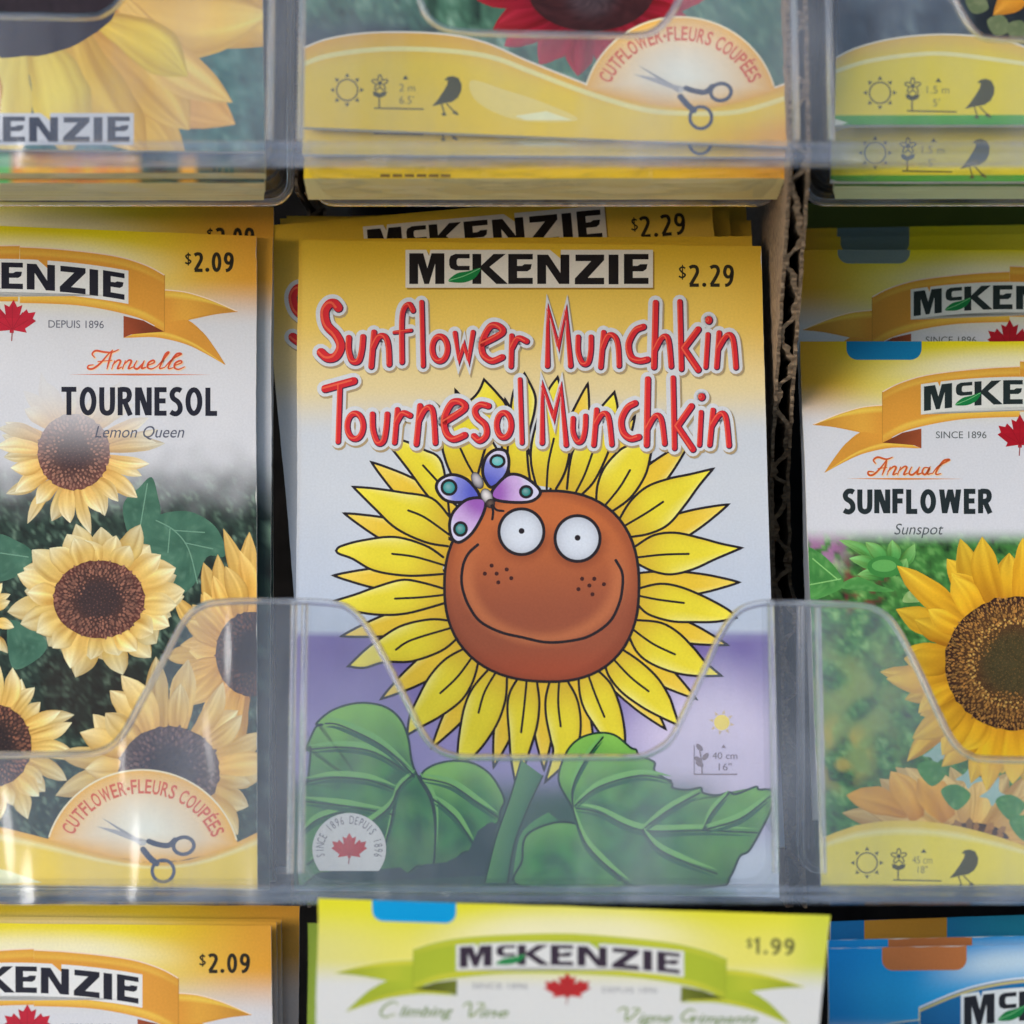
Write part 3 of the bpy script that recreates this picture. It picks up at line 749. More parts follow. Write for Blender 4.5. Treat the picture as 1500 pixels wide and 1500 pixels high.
def fcol(q):
    x, y = q; c = mix(C(188, 102, 54), C(148, 79, 54), ss(740, 910, y)); c = mix(c, C(158, 74, 48), ss(935, 990, y))
    r = math.hypot((x - 795) / 112, (y - 845) / 92); c = mix(c, C(204, 122, 76), .5 * ss(.82, 1.0, r) * ss(1.16, 1.0, r) * ss(780, 860, y))
    e = min(math.hypot(x - 764, y - 779), math.hypot(x - 846, y - 789)); c = mix(c, C(122, 58, 36), .5 * ss(50, 36, e) * ss(760, 800, y))
    return mix(c, C(120, 54, 36), .45 * ss(.92, 1.02, math.hypot((x - 793) / 141, (y - 859) / 138)))
face.fan(FO, (793.5, 860), fcol, None, 24); face.stroke(FO, 4.2, INKL, smooth=False, closed=True)
face.stroke([(700, 798), (687, 810), (679, 826), (676, 848), (679, 868), (688, 890), (704, 911), (733, 926), (766, 934), (800, 941), (835, 939), (865, 931), (893, 911), (907, 884), (912, 858), (911, 838), (902, 821)], 4.2, INKL)
for pts in (z3((1095, 1170), (1055, 1218), (1125, 1218), (1185, 1193), (1135, 1270), (1212, 1245)), z4((385, 1155), (452, 1155), (425, 1192), (365, 1212), (505, 1185), (442, 1240))):
    for x, y in pts: face.ellipse(x, y, 3.1, 3.1, C(66, 30, 26), 12)
fo = face.build()
for ex, ey, px_, py_ in ((763.8, 779, 764, 778), (846, 789, 846, 788)):
    e = M.art('eye', dobj)
    e.fan(ell(ex, ey, 33.5, 34, 36), (ex + 3, ey + 3), C(210, 216, 228), C(176, 180, 192), 6, 2.5); e.stroke(ell(ex, ey, 33, 33.5, 40), 4.6, INKL, smooth=False, closed=True)
    e.ellipse(px_, py_, 4.3, 4.3, INKL, 14); e.build()
# ground leaves and stems
lv = M.art('leaf_drawing')
g1, g2, g3 = C(62, 138, 66), C(34, 92, 56), C(132, 190, 80); GL = C(26, 52, 40)
def leafcol(cx, cy, R, dark=g2, light=g3):
    def f(q):
        r = math.hypot(q[0] - cx, q[1] - cy) / R
        c = mix(dark, g1, .45 + .9 * vnoise(q[0], q[1], 24, 5)); c = mix(c, light, ss(cy + 10, cy - R, q[1]) * .6 + .35 * ss(.55, 1.15, r) + .3 * vnoise(q[0], q[1], 40, 9))
        return mix(c, C(34, 74, 62), .55 * ss(cy + 30, cy + 1.1 * R, q[1]))
    return f
def leaf(outline, cx, cy, R, veins, dark=g2, light=g3):
    lv.fan(catmull(outline, 4, True), (cx, cy), leafcol(cx, cy, R, dark, light), None, 8); lv.stroke(outline, 3.2, GL, closed=True)
    for v in veins:
        lv.stroke([(x + 1, y - 6) for x, y in v], 8, C(116, 178, 92), cap=False, taper=lambda t: math.sin(t * math.pi)); lv.stroke([(x, y + 5) for x, y in v], 6, C(36, 92, 58), cap=False, taper=lambda t: math.sin(t * math.pi)); lv.stroke(v, 2.6, GL)
lv.ribbon(catmull(z5((1090, 790), (1040, 960), (980, 1130), (930, 1330)), 5), catmull(z5((1185, 860), (1120, 1000), (1060, 1160), (1030, 1330)), 5), lambda s, t: mix(C(96, 150, 84), C(44, 104, 68), .3 + t * .7), 14, 5)
lv.stroke(z5((1090, 790), (1040, 960), (980, 1130), (930, 1330)), 2.6, GL)
lv.stroke(z5((1185, 860), (1120, 1000), (1060, 1160), (1030, 1330)), 2.6, GL)
lv.ribbon(catmull(z5((1210, 1020), (1130, 1070), (1080, 1140), (1050, 1330)), 5), catmull(z5((1260, 1060), (1180, 1120), (1120, 1200), (1100, 1330)), 5), lambda s, t: mix(C(80, 140, 80), C(44, 104, 68), t), 12, 4)
leaf(z5((650, 870), (690, 820), (780, 795), (880, 805), (960, 860), (1015, 960), (1000, 1010), (985, 1070), (940, 1075), (935, 1120), (890, 1190), (840, 1195), (790, 1235), (700, 1265), (712, 1120), (695, 980)), *z5((830, 1020))[0], 70, [z5((640, 860), (700, 960), (712, 1100), (705, 1260)), z5((650, 870), (780, 900), (900, 980), (985, 1040)), z5((700, 960), (800, 1040), (880, 1160))])
leaf(z5((120, 900), (150, 890), (165, 740), (145, 745), (185, 650), (215, 635), (190, 630), (260, 572), (370, 540), (480, 552), (550, 600), (590, 680), (610, 800), (640, 870), (690, 960), (712, 1080), (700, 1270), (640, 1255), (570, 1300), (470, 1285), (300, 1290), (200, 1290), (110, 1340), (118, 1100)), *z5((420, 930))[0], 120,
     [z5((150, 745), (300, 735), (450, 760), (620, 865)), z5((130, 890), (260, 868), (420, 880), (545, 925)), z5((120, 1120), (200, 1050), (350, 1010)), z5((625, 850), (550, 920), (520, 1060), (480, 1200)), z5((120, 970), (250, 985), (360, 1000), (530, 1030)), z5((620, 860), (480, 730), (300, 640), (230, 630)), z5((545, 925), (500, 1010), (330, 1130), (150, 1250))])
leaf(z6((40, 1345), (45, 1230), (65, 1120), (190, 1065), (300, 1080), (360, 1160), (440, 1240), (530, 1345)), *z6((220, 1230))[0], 60, [], C(40, 100, 60), C(110, 168, 84))
leaf(z6((235, 765), (290, 700), (370, 672), (450, 680), (520, 735), (545, 745), (560, 770), (625, 800), (628, 840), (700, 890), (705, 912), (770, 922), (828, 912), (840, 935), (900, 945), (955, 932), (985, 940), (1070, 908), (1085, 920), (1140, 925), (1140, 1000), (1085, 1115), (1040, 1190), (1000, 1215), (960, 1300), (900, 1345), (540, 1345), (430, 1260), (330, 1150), (265, 1000), (205, 880)), *z6((560, 1010))[0], 110,
     [z6((265, 1000), (380, 1020), (570, 1100), (840, 1100), (1080, 1110)), z6((268, 1000), (380, 910), (560, 860), (700, 880)), z6((570, 1100), (690, 1010), (825, 935)), z6((840, 1095), (880, 1020), (950, 940)), z6((570, 1100), (640, 1180), (760, 1240), (900, 1290)), z6((265, 1000), (320, 1150), (420, 1260), (520, 1340)), z6((840, 1098), (1000, 1050), (1135, 950)), z6((268, 1000), (270, 900), (330, 780), (400, 690))])
lv.fill(z5((215, 1290), (300, 1265), (420, 1275), (560, 1262), (600, 1295), (660, 1250), (760, 1240), (860, 1190), (900, 1100), (960, 1062), (985, 1075), (930, 1300), (500, 1320), (200, 1310)), C(44, 64, 66))
lv.build()
bt = M.art('butterfly_drawing'); bo = None
def wing(out, ca, cb, tipc, spot, sr, sc):
    O = catmull(out, 6, True); bx, by = z3((1050, 740))[0]
    L = max(math.hypot(p[0] - bx, p[1] - by) for p in O); cx = sum(p[0] for p in O) / len(O); cy = sum(p[1] for p in O) / len(O)
    bt.fan(O, (cx, cy), lambda q: mix(mix(ca, cb, ss(.25, .62, math.hypot(q[0] - bx, q[1] - by) / L)), tipc, ss(.62, .8, math.hypot(q[0] - bx, q[1] - by) / L)), None, 8)
    bt.stroke(O, 4.6, INKL, smooth=False, closed=True)
    x, y = spot; bt.ellipse(x, y, sr[0] + 3, sr[1] + 3, INKL, 24); bt.fan(ell(x, y, sr[0] - 1, sr[1] - 1, 20), (x - 2, y - 2), mix(sc, WHITE, .35), sc, 4)
LV = C(206, 200, 226)
wing(z3((1020, 745), (950, 660), (860, 630), (785, 662), (768, 715), (815, 778), (900, 795), (1000, 775)), C(86, 92, 190), C(128, 132, 208), LV, z3((842, 706))[0], (9.5, 9.5), C(30, 140, 140))
wing(z3((1080, 700), (1042, 620), (1060, 530), (1115, 483), (1180, 492), (1198, 560), (1180, 630), (1125, 690)), C(86, 92, 190), C(128, 132, 208), LV, z3((1130, 550))[0], (9, 7.5), C(90, 180, 180))
wing(z3((1100, 725), (1180, 640), (1250, 630), (1330, 670), (1385, 735), (1330, 788), (1210, 794), (1110, 775)), C(150, 90, 176), C(196, 164, 214), LV, z3((1300, 732))[0], (7.5, 7), C(10, 124, 120))
wing(z3((1050, 775), (950, 778), (870, 850), (845, 930), (862, 1010), (910, 1030), (985, 970), (1050, 850)), C(150, 90, 176), C(196, 164, 214), LV, z3((910, 953))[0], (8, 8.5), C(10, 124, 120))
bt.fan(ell(*z3((1010, 665))[0], 8, 13.5, 20, -28), z3((1005, 650))[0], C(190, 184, 190), INKL, 4, 2); bt.fan(ell(*z3((1066, 758))[0], 8.5, 12, 20, -25), z3((1060, 748))[0], C(220, 214, 214), INKL, 4, 2)
bt.fan(ell(*z3((1088, 802))[0], 7, 7, 16), z3((1086, 798))[0], C(110, 90, 80), INKL, 3)
bt.stroke(z3((1100, 812), (1125, 840), (1165, 846)), 3.4, INKL); bt.stroke(z3((1095, 815), (1104, 850), (1099, 895)), 3.6, INKL)
bt.build()
# planting marks and the round badge
mk = M.art('growing_icons')
sx, sy = z6((922, 625))[0]
mk.ellipse(sx, sy, 11.5, 11.5, C(240, 214, 96), 24)
for k in range(8):
    t = math.pi / 4 * k + .2; mk.fill([(sx + 19 * math.cos(t), sy + 19 * math.sin(t)), (sx + 13 * math.cos(t + .2), sy + 13 * math.sin(t + .2)), (sx + 13 * math.cos(t - .2), sy + 13 * math.sin(t - .2))], C(206, 184, 150))
gi = C(130, 112, 124)
mk.stroke(z6((835, 850), (832, 790), (822, 735)), 2, gi); mk.stroke(z6((800, 853), (990, 853)), 2, gi, cap=False); mk.stroke(z6((800, 853), (800, 725)), 1, gi, cap=False)
for a_, b_ in (((832, 745), (815, 725)), ((838, 790), (862, 760)), ((830, 800), (806, 778)), ((836, 815), (812, 800))): 
    (ax, ay), (bx, by) = z6(a_, b_); mk.ellipse((ax + bx) / 2, (ay + by) / 2, 6.5, 3.6, gi, 16, math.degrees(math.atan2(by - ay, bx - ax)))
mk.fill(z6((930, 722), (940, 737), (920, 737)), gi)
mk.text('40 cm', *[p[0] for p in z6((880, 0), (990, 0))], z6((0, 786))[0][1], 10, gi); mk.text('16"', *[p[0] for p in z6((908, 0), (965, 0))], z6((0, 836))[0][1], 10.5, gi)
mk.build()
bd = M.art('round_badge'); bx, by = z5((335, 1182))[0]
bd.fill(ell(bx, by, 54, 53, 40, 0, 143, 397), C(214, 214, 214))
body = 'SINCE 1896 DEPUIS 1896'
for i, ch in enumerate(body):
    if ch == ' ': continue
    th = math.radians(163 + (377 - 163) * (i + .5) / len(body)); ca, sa = math.cos(th + math.pi / 2), math.sin(th + math.pi / 2)
    V, F = glyphs(ch); b0 = min(v[0] for v in V); b1 = max(v[0] for v in V); f = 10.5
    bd.emit([(bx + 37 * math.cos(th) + (v[0] - (b0 + b1) / 2) * f * 1.0 * ca + v[1] / CAPH * 12 * sa, by + 37 * math.sin(th) + (v[0] - (b0 + b1) / 2) * f * sa - v[1] / CAPH * 12 * ca) for v in V], [C(110, 104, 112)] * len(V), F)
maple(bd, bx, by + 1, .56, .50, C(214, 62, 60)); bd.build()

# hand-drawn title
a1 = crop(400, 280, 3.75); a2 = crop(750, 280, 3.333)
def E_(f, cx, cy, rx, ry, n=12): return [f((cx + rx * math.cos(2 * math.pi * i / n), cy + ry * math.sin(2 * math.pi * i / n)))[0] for i in range(n)]
TITLE = []          # (points, width, smooth, closed)
def t_(f, w, *pts, smooth=True): TITLE.append((f(*pts), w, smooth, False))
t_(a1, 12.5, (358, 640), (335, 615), (305, 622), (282, 665), (295, 735), (345, 790), (370, 850), (345, 905), (300, 915), (262, 885))
t_(a1, 8.4, (415, 805), (414, 870), (432, 930), (468, 932), (486, 875), (493, 800)); t_(a1, 8.2, (553, 775), (538, 962)); t_(a1, 8, (548, 860), (580, 800), (615, 800), (632, 850), (637, 950))
t_(a1, 7.5, (768, 655), (748, 622), (718, 645), (706, 720), (707, 938)); t_(a1, 5, (665, 776), (757, 764)); t_(a1, 6.8, (815, 610), (823, 958)); TITLE.append((E_(a1, 915, 865, 42, 68), 8, True, True))
t_(a1, 7, (998, 780), (1023, 928), (1050, 845), (1075, 932), (1097, 775), smooth=False); t_(a1, 9, (1150, 838), (1258, 778), (1236, 740), (1190, 745), (1148, 825), (1152, 895), (1200, 932), (1258, 912)); t_(a1, 7.4, (1310, 795), (1306, 962)); t_(a1, 8, (1312, 860), (1345, 808), (1392, 825))
for dx, dy, f in ((0, 0, 0), ):
    pass
t_(a2, 7.6, (172, 852), (178, 575), (228, 760), (265, 580), (285, 852), smooth=False); t_(a2, 7.4, (322, 712), (322, 785), (342, 838), (370, 838), (383, 785), (385, 712)); t_(a2, 7.6, (446, 690), (432, 858)); t_(a2, 7.4, (440, 770), (470, 705), (502, 712), (517, 760), (522, 852))
t_(a2, 9, (640, 662), (600, 682), (568, 745), (580, 808), (620, 828), (660, 822)); t_(a2, 8.6, (700, 545), (692, 858)); t_(a2, 7.6, (698, 775), (732, 715), (762, 725), (776, 855)); t_(a2, 7.6, (818, 540), (826, 868)); t_(a2, 9, (908, 675), (838, 768), (908, 872), smooth=False); t_(a2, 7, (955, 700), (945, 858)); TITLE.append((E_(a2, 960, 630, 7, 9), 6, True, True)); t_(a2, 7.6, (1010, 692), (998, 858)); t_(a2, 7.8, (1006, 770), (1048, 705), (1078, 725), (1092, 860))
t_(a1, 11, (285, 1085), (442, 1042), smooth=False); t_(a1, 7.4, (366, 1068), (356, 1375), smooth=False); TITLE.append((E_(a1, 450, 1290, 44, 70), 8, True, True)); t_(a1, 8, (545, 1225), (548, 1310), (573, 1380), (605, 1372), (620, 1300), (626, 1225)); t_(a1, 7.6, (682, 1200), (666, 1380)); t_(a1, 8, (675, 1275), (710, 1220), (752, 1232)); t_(a1, 8.4, (806, 1180), (786, 1388)); t_(a1, 8, (800, 1260), (838, 1195), (876, 1208), (890, 1382))
t_(a1, 9.4, (945, 1265), (1050, 1195), (1030, 1158), (980, 1165), (940, 1245), (948, 1325), (990, 1362), (1052, 1340)); t_(a1, 8.6, (1182, 1180), (1140, 1172), (1108, 1200), (1120, 1242), (1165, 1285), (1170, 1340), (1135, 1370), (1102, 1345)); TITLE.append((E_(a1, 1267, 1285, 40, 68), 8, True, True)); t_(a1, 6.6, (1355, 1035), (1366, 1382))
t_(a2, 7.6, (146, 1228), (151, 950), (205, 1110), (240, 955), (263, 1238), smooth=False); t_(a2, 7.4, (297, 1110), (297, 1175), (318, 1222), (342, 1215), (355, 1165), (358, 1098)); t_(a2, 7.6, (412, 1068), (398, 1238)); t_(a2, 7.4, (406, 1140), (440, 1088), (470, 1105), (486, 1236)); t_(a2, 9, (600, 1035), (562, 1058), (533, 1118), (542, 1178), (578, 1208), (618, 1200)); t_(a2, 8.6, (662, 918), (656, 1238)); t_(a2, 7.6, (660, 1160), (698, 1098), (728, 1115), (744, 1232)); t_(a2, 7.6, (785, 912), (792, 1254)); t_(a2, 9, (875, 1050), (806, 1148), (882, 1260), smooth=False); t_(a2, 7, (922, 1080), (914, 1238)); TITLE.append((E_(a2, 925, 1005, 7, 8), 6, True, True)); t_(a2, 7.6, (980, 1070), (964, 1238)); t_(a2, 7.8, (975, 1145), (1015, 1088), (1043, 1108), (1058, 1242))
def title(pk, T, only=None):
    a = pk.art('title_lettering'); a.T = T
    L = TITLE if only is None else [TITLE[i] for i in only]
    for dx, dy, extra, col in ((1.8, 2.6, 14.0, C(168, 146, 110)), (0, 0, 12.6, C(206, 208, 214)), (.9, .9, 1.8, C(70, 30, 62)), (0, 0, 0, C(206, 38, 46)), (-.9, -.6, None, C(228, 92, 66))):
        for pts, w, sm, cl in L:
            ww = w + extra if extra is not None else w * .26
            off = -w * .24 if extra is None else 0
            a.stroke([(x + dx + off, y + dy) for x, y in pts], ww, col, sm, cl, True, 6)
    return a.build()
title(M, ident)
lg = M.art('brand_logo'); logo(lg, lambda p: (p[0] + 599.5, p[1] + 371), BLACK, C(214, 206, 194), shadow=C(150, 116, 40)); lg.build()
price(M, '2.29', 993, 1075, 388, 32, 5.0)

# packets standing behind it
tm = affine(443, 352, 1, 1, 437, 349)
Packet('packet peeking out a few millimetres above the front smiling sunflower packet', [(437, 350), (1101, 346), (1128, 1305), (431, 1303)], 355, .6172, .24, lambda p: munch_bg((p[0], p[1] + 5)), 20, 60, GM)
T2 = affine(443, 352, .979, .979, 383, 331.5, -5.1)
def inv_bg(p):
    dx, dy = (p[0] - 383) / .979, (p[1] - 331.5) / .979; c, s = math.cos(math.radians(5.1)), math.sin(math.radians(5.1))
    return munch_bg((443 + dx * c - dy * s, min(352 + dx * s + dy * c, 900)))
M3 = Packet('tilted yellow packet rising at an angle behind the smiling sunflower packet', [(383, 331.5), (1040, 273), (1128, 1225), (468, 1290)], 355, .6215, .24, inv_bg, 36, 60, GM)
lg = M3.art('brand_logo'); logo(lg, lambda p: T2((p[0] + 599.5, p[1] + 371)), BLACK, C(214, 206, 194), shadow=C(150, 116, 40)); lg.build()
a0x, a0y = T2((993, 388)); pr = M3.art('price_print'); pr.T = T2
stroketext(pr, '2.29', 1006, 1075, 388, 32, 5.0, C(42, 36, 24)); dw = 13
pr.stroke([(1003, 393), (999, 391), (996, 394), (999, 399), (1003, 403), (999, 407), (994, 405)], 2.4, C(42, 36, 24), cap=False); pr.stroke([(999, 388), (999, 410)], 1.6, C(42, 36, 24), cap=False); pr.build()
T3 = affine(443, 352, .979, .979, 388, 336, -5.1)
title(M3, T3, [0, 13 + 13, 13 + 14])
for (q, d, lab) in [([(410, 320), (1068, 309), (1130, 1240), (470, 1290)], .6255, 'yellow packet edge just right of the tilted packet, nearest of the stepped ones'),
                    ([(420, 316), (1100, 323), (1150, 1240), (480, 1290)], .6290, 'yellow packet edge furthest right among the stepped ones behind the tilted packet'),
                    ([(430, 320), (1092, 296), (1140, 1240), (490, 1290)], .6325, 'shaded yellow packet edge highest among the stepped ones behind the tilted packet')]:
    Packet(lab, q, 355, d, .24, lambda p: munch_bg((p[0], p[1] + 60)), 12, 40, GM)

# ================================================================== middle shelf, left: photographed pale sunflowers
def orange_top(x, y, top, left, right, sc=1.0):
    c = mix(C(232, 214, 26), C(236, 216, 84), ss(top, top + 40, y)); 
    r = ss(right - 260 * sc, right, x) ; c = mix(c, C(222, 158, 52), r)
    l = ss(left + 150 * sc, left, x); c = mix(c, C(214, 158, 40), l)
    w = ss(top + 60 * sc, top + 135 * sc, y); 
    arch = ss(34, 0, abs(y - (top + 36 * sc + .00035 * (x - (left + right) / 2) ** 2))) * ss(260, 60, abs(x - (left + right) / 2))
    c = mix(c, C(238, 232, 205), .85 * arch)
    return mix(c, C(206, 206, 212), w)
GL_ = 'pale sunflower packets on the left of the middle shelf'
def lemon_bg(p):
    x, y = p; c = orange_top(x, y - .04 * x, 332, -300, 385)
    if y > 560:
        f = foliage(p, C(20, 17, 17), C(44, 64, 54), C(120, 146, 124), 4, 15)
        f = mix(f, C(40, 28, 24), .6 * ss(930, 990, y) * (1 - ss(1050, 1100, y)) * ss(40, 80, x) * ss(240, 200, x))
        t = ss(640, 770, y + 20 * vnoise(x, y, 30, 1) - .10 * (150 - x) * 0)
        c = mix(c, f, t)
    return c
A = Packet('front packet with a photograph of pale lemon sunflowers under an orange ribbon', [(-310, 318), (375, 346), (377, 1302), (-322, 1290)], 345, .6135, .24, lemon_bg, 150, 190, GL_)
pic = A.art('sunflower_photograph')
def fadeA(p, c): return mix(C(206, 206, 212), c, ss(566, 690, p[1] - .03 * p[0]) * .9 + .1)
pic.fade = fadeA
z = crop(0, 600, 3.333); 
gl = (C(44, 82, 66), C(76, 120, 98), C(112, 152, 128))
def pleaf(a, out, veins, g=gl, seed=3):
    O = catmull(out, 5, True); cx = sum(p[0] for p in O) / len(O); cy = sum(p[1] for p in O) / len(O)
    a.fan(O, (cx, cy), lambda q: mix(mix(g[0], g[1], .55 + .5 * vnoise(q[0], q[1], 26, seed)), g[2], .5 * vnoise(q[0], q[1], 8, seed + 1)), None, 8)
    for v in veins: a.stroke(v, 1.6, g[2], cap=False)
pleaf(pic, z((600, 470), (680, 380), (740, 330), (770, 420), (780, 520), (700, 620), (640, 640)), [z((720, 360), (680, 600))])
pleaf(pic, z((680, 600), (740, 530), (850, 497), (950, 505), (1050, 570), (1100, 670), (1090, 720), (1010, 720), (950, 850), (870, 900), (800, 800), (700, 680)), [z((760, 540), (850, 590), (920, 680), (965, 850)), z((850, 590), (1000, 600)), z((900, 650), (1040, 680)), z((830, 580), (820, 700))])
pleaf(pic, z((-20, 620), (80, 640), (160, 700), (120, 790), (-20, 830)), [z((0, 700), (140, 720))]); pleaf(pic, z((40, 1040), (140, 1060), (230, 1140), (180, 1220), (60, 1260)), [])
PALE = (C(226, 172, 78), C(240, 202, 116), C(244, 228, 186)); DSC = (C(58, 42, 42), C(72, 46, 40), C(92, 48, 40), C(156, 104, 84))
photo_sunflower(pic, 368, 958, 52, 62, 112, 172, 18, 5, (C(214, 154, 64), C(232, 182, 86), C(238, 200, 120)), (C(40, 30, 30), C(50, 34, 30), C(60, 36, 30), C(110, 70, 50)), 100, 330, wid=.8)
photo_sunflower(pic, -30, 905, 20, 40, 50, 72, 12, 21, PALE, DSC)
photo_sunflower(pic, 108, 662, 53, 56, 128, 112, 17, 8, (C(228, 172, 86), C(242, 202, 122), C(244, 230, 196)), (C(70, 48, 48), C(86, 58, 52), C(110, 66, 58), C(170, 120, 100)), wid=.75)
photo_sunflower(pic, -8, 1092, 54, 60, 118, 118, 17, 13, PALE, (C(44, 32, 32), C(60, 40, 36), C(72, 42, 36), C(150, 96, 72)), wid=.85)
photo_sunflower(pic, 248, 1130, 74, 66, 160, 150, 15, 17, (C(224, 168, 76), C(240, 198, 112), C(242, 218, 166)), (C(48, 38, 44), C(58, 42, 46), C(70, 48, 46), C(112, 84, 80)), wid=.9)
photo_sunflower(pic, 145, 878, 67, 57, 126, 114, 21, 30, PALE, DSC, seeds=420)
pic.build()
wv = A.art('yellow_band')
def band(a, top, bot, cols):
    a.ribbon(top, bot, lambda s, t: mix(mix(cols[0], cols[1], ss(.0, .22, t)), cols[2], ss(.45, 1, t)) if not (.10 < t < .20) else mix(cols[1], C(246, 232, 180), .6), 24, 14)
band(wv, catmull([(-330, 1250), (-200, 1190), (-60, 1200), (60, 1226), (150, 1252), (235, 1264), (310, 1250), (400, 1208)], 5), [(-330, 1310), (400, 1310)], (C(226, 170, 70), C(238, 206, 70), C(238, 204, 74)))
wv.fill([(-60, 1262), (10, 1275), (62, 1293), (-60, 1296)], C(246, 238, 190)); wv.build()
cutflower(A, affine(1003, 25, 1.0, 1.0, 218, 1128, 1))
rb = A.art('ribbon')
half_ribbon(rb, ident, *[ORANGE[:4]], fold=C(150, 70, 40)); half_ribbon(rb, affine(29, 363, -1, 1, 29, 361, 2), ORANGE, C(150, 70, 40)); rb.build()
def archlogo(cx, s, y0, k, sl=0.0, sy=None): 
    sy = sy or s
    return lambda p: (cx + (p[0] - 175.75) * s, y0 + p[1] * sy + k * ((p[0] - 175.75) * s) ** 2 + sl * (p[0] - 175.75) * s)
lg = A.art('brand_logo'); logo(lg, archlogo(29, .878, 384, .00048, .03), NAVY, C(222, 222, 222)); lg.build()
mp_ = A.art('maple_leaf'); maple(mp_, 18, 472, .74, .66, C(200, 30, 56), 3); mp_.build()
tx = A.art('small_text'); tx.text('DEPUIS 1896', 71, 152, 480, 11, C(92, 94, 110), slope=.01); tx.build()
def script(a, strokes, cols, w, T=ident):
    old = a.T; a.T = lambda p: old(T(p))
    for st in strokes: a.stroke([(x + .8, y + .8) for x, y in st], w * 1.25, cols[1], n=5)
    for st in strokes: a.stroke(st, w, cols[0], n=5, taper=lambda t: .55 + .6 * math.sin(t * math.pi))
    a.T = old
ANN = [crop(0, 280, 3.333)(*s) for s in [
 [(455, 848), (432, 852), (430, 866), (455, 866), (490, 840), (525, 800), (550, 776)], [(548, 776), (535, 820), (522, 868)], [(462, 812), (450, 795), (468, 779), (505, 785), (545, 787), (578, 774)], [(478, 832), (545, 826)],
 [(560, 828), (545, 868)], [(549, 850), (575, 826), (588, 832), (574, 866), (596, 858)], [(612, 828), (598, 868)], [(602, 850), (628, 826), (641, 832), (627, 866), (650, 858)],
 [(668, 828), (654, 858), (670, 868), (694, 846), (704, 828)], [(704, 828), (692, 864), (712, 860)],
 [(722, 850), (752, 838), (748, 826), (726, 838), (720, 860), (740, 868), (765, 856)], [(765, 858), (800, 820), (824, 788), (808, 796), (788, 840), (780, 866), (804, 860)], [(804, 860), (842, 820), (884, 796), (862, 796), (832, 836), (822, 866), (844, 862)], [(852, 852), (886, 838), (880, 828), (856, 840), (852, 862), (872, 870), (900, 858)]]]
sc = A.art('script_text'); script(sc, ANN, (C(206, 80, 48), C(236, 200, 160)), 2.6); sc.fill([(100, 548.5), (200, 547.2), (310, 549), (200, 550.2)], C(206, 110, 70)); sc.build()
nm = A.art('variety_name'); stroketext(nm, 'TOURNESOL', 90, 318, 567, 41, 7.4, NAVY, .004); nm.text('Lemon Queen', 139, 270, 641, 17, C(88, 90, 106), 0, .28); nm.build()
price(A, '2.09', 270, 342, 370, 28, 5.0)
Packet('packet edge showing directly right of the pale lemon sunflower packet', [(-300, 330), (399, 346), (394, 1303), (-310, 1300)], 345, .6160, .24, lemon_bg, 40, 60, GL_)
A3 = Packet('dark shaded packet rising above the pale lemon sunflower packet', [(-280, 287), (401, 304), (398, 1290), (-300, 1290)], 345, .6215, .24, lambda p: lemon_bg((p[0], p[1] + 40)), 40, 60, GL_)
price(A3, '2.09', 302, 372, 334, 28, 5.0)
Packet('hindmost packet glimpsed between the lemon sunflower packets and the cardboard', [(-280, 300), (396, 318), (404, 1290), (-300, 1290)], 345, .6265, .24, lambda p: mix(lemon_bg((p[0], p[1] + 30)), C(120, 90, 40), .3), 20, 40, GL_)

# ================================================================== middle shelf, right: golden sunflower
GR_ = 'golden sunflower packets on the right of the middle shelf'
def spot_bg(p):
    x, y = p; c = orange_top(x, y, 500, 1172, 1820, .95)
    if y > 760:
        f = foliage(p, C(26, 40, 24), C(70, 132, 60), C(140, 190, 110), 14, 24)
        f = mix(f, C(170, 110, 160), .8 * ss(.1, .5, vnoise(x, y, 14, 6) + .5) * ss(70, 20, math.hypot(x - 1195, y - 800)))
        f = mix(f, C(120, 30, 50), .8 * ss(.0, .4, vnoise(x, y, 12, 16)) * ss(60, 20, math.hypot(x - 1260, y - 860)))
        f = mix(f, C(150, 170, 84), .75 * ss(-.3, .3, vnoise(x, y, 40, 26)) * ss(900, 1000, y) * ss(1180, 1120, y) * ss(1350, 1270, x)); f = mix(f, C(206, 176, 66), .7 * ss(-.1, .3, vnoise(x, y, 26, 36)) * ss(70, 20, math.hypot(x - 1225, y - 1105)))
        c = mix(c, f, ss(772, 800, y))
    return c
S = Packet('front packet with one large golden sunflower and a blue tab on its top edge', [(1172, 500), (1830, 500), (1885, 1297), (1203, 1297)], 500, .617, .416, spot_bg, 150, 180, GR_)
pic = S.art('sunflower_photograph'); zz = crop(1100, 650, 3.333)
gs = (C(40, 100, 46), C(84, 152, 74), C(140, 196, 116))
pleaf(pic, zz((262, 520), (330, 530), (400, 590), (450, 670), (420, 720), (270, 750)), [zz((280, 690), (440, 660)), zz((300, 560), (420, 660))], gs)
pleaf(pic, zz((430, 700), (520, 650), (620, 690), (700, 720), (560, 720)), [], gs)
for i, (bx, by, tx_, ty, w) in enumerate([(650, 620, 430, 470, 26), (640, 630, 480, 560, 30), (660, 610, 560, 480, 34), (680, 600, 690, 470, 36), (700, 610, 800, 490, 30), (650, 660, 520, 640, 26), (700, 640, 760, 560, 30)]):
    (b0, b1), (t0, t1) = zz((bx, by), (tx_, ty)); photo_petal(pic, (b0, b1), (t0, t1), w / 3.333, gs[0], gs[1], gs[2], i + 3.0, .1)
pic.ellipse(*zz((655, 600))[0], 26, 16, C(60, 128, 58)); pic.ellipse(*zz((650, 596))[0], 18, 9, C(96, 164, 84))
pleaf(pic, zz((740, 770), (770, 720), (840, 715), (860, 760), (800, 775)), [], (C(110, 150, 80), C(160, 190, 120), C(200, 214, 160)))
